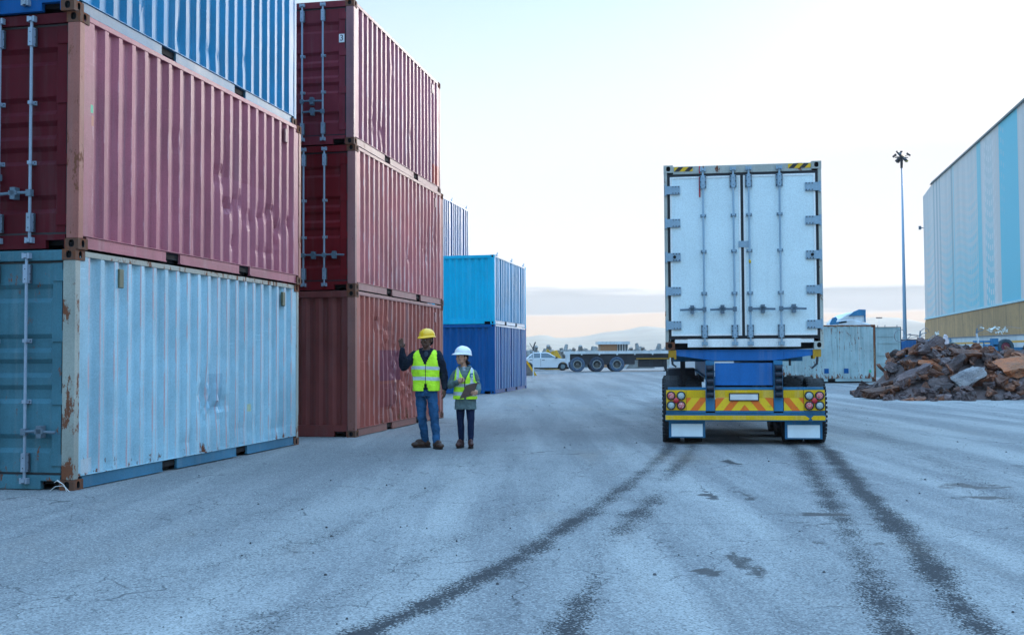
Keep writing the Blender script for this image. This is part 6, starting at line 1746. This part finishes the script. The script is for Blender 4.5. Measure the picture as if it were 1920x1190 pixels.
for i in range(16):
    a = 2 * math.pi * i / 16; b.ell((-.014 + .082 * math.cos(a), .014 + .072 * math.sin(a), 1.238 + .018 * math.sin(a)), (.028, .028, .026), seg=10)
b.ell((-.012, .085, 1.20), (.085, .04, .06))
b.finish('coat', COAT, wom, .008, 3, disp=.03)
b = Blob(); b.ell((-.020, -.050, 1.20), (.040, .035, .06)); b.finish('shirt', cl('pale_shirt', (0.32, 0.36, 0.40)), wom, .007, 2)
b = Blob(); LEG = cl('navy_leggings', (0.009, 0.017, 0.050), wr=.5)
b.loft([(0, 0, .62, .145, .095), (0, 0, .74, .14, .095)])
b.limb([(-.082, .02, .66), (-.078, .03, .42), (-.072, .05, .24), (-.068, .06, .13)], [.077, .056, .050, .044]); b.limb([(.072, .0, .66), (.083, -.03, .42), (.08, -.035, .24), (.078, -.04, .13)], [.077, .056, .050, .044])
b.finish('leggings', LEG, wom, .008, 3, disp=.015)
VW = vest_mat('lime_vest_black_piping', [(.805, .862), (.94, .99)], -.003, vz=1.05, vw=.09, ztop=1.245, piping=True, vert=(.085, .128, .99))
vest(wom, VW, interp_prof(wom_prof), .755, 1.245, 1.05, .09, 1.125, .105, slit=.012, arm_a=.60, neck=.06)
m = MB(); m.box(.075, .125, -.145, -.137, 1.09, 1.155); m.build('card_pocket', plain('blue_card', (0.06, 0.20, 0.32), .3), wom)
m = MB(); m.box(.10, .118, -.1455, -.145, 1.10, 1.13); m.build('card_photo', M['sticker'], wom)
BR2 = cl('reddish_leather', (0.06, 0.018, 0.013), rough=.5, wr=.3, spec=.4)
shoe('boot', wom, BR2, SOLE, (-.068, .06), (-.35, -1), L_=.235, hh=.17, w=.040); shoe('boot', wom, BR2, SOLE, (.078, -.04), (.1, -1), L_=.235, hh=.17, w=.040, lift=.004, toe_up=.06)
wl = wom.location
# clipboard and pen in her hands
BL, TL, TR, BRc = Vector((-.08, -.205, .765)), Vector((.025, -.315, .975)), Vector((.205, -.275, 1.015)), Vector((.115, -.165, .81))
BL += Vector((0, -.03, 0)); 
nv = (TR - BL).cross(TL - BRc).normalized(); nv = nv if nv.y > 0 else -nv
m = MB(); th = nv * .003
m.add([BL, BRc, TR, TL, BL + th, BRc + th, TR + th, TL + th], [(0, 1, 2, 3), (7, 6, 5, 4), (0, 4, 5, 1), (1, 5, 6, 2), (2, 6, 7, 3), (3, 7, 4, 0)])
cbd = m.build('clipboard', plain('brown_hardboard', (0.15, 0.10, 0.085), .6)); cbd.location = wl; tag(cbd, 'brown clipboard held against the woman\'s lime vest', 'clipboard')
m = MB(); q = (TL + TR) / 2; u_ = (TR - TL).normalized(); m.tube([q - u_ * .05 + nv * .01, q + u_ * .05 + nv * .01], .008, 8); m.build('clip', M['galv'], cbd)
m = MB(); o4 = nv * .0045; m.add([BL.lerp(TR, .06) + o4, BRc.lerp(TL, .06) + o4, TR.lerp(BL, .08) + o4, TL.lerp(BRc, .08) + o4], [(0, 1, 2, 3)]); m.build('paper', M['sticker'], cbd)
m = MB(); m.tube([(-.045, -.215, 1.01), (-.025, -.235, 1.085)], .004, 8); pen = m.build('pen', M['dark']); pen.location = wl; tag(pen, 'thin dark pen in the raised hand of the woman', 'pen')
# ------------------------------------------------------------------ haze
hm = bpy.data.materials.new('haze'); hm.use_nodes = True
ht = hm.node_tree; ht.nodes.clear()
ho = ht.nodes.new('ShaderNodeOutputMaterial'); hv = ht.nodes.new('ShaderNodeVolumePrincipled')
hv.inputs['Color'].default_value = (0.80, 0.735, 0.70, 1); hv.inputs['Density'].default_value = 2.0e-4
hv.inputs['Anisotropy'].default_value = 0.1
ht.links.new(hv.outputs[0], ho.inputs['Volume'])
hb = MB(); hb.box(-4100, 4100, -400, 3700, -8, 200)
haze = hb.build('haze', hm); tag(haze, 'pale blue haze in the air over the yard and the hills', kind='stuff')
scene.cycles.volume_bounces = 1
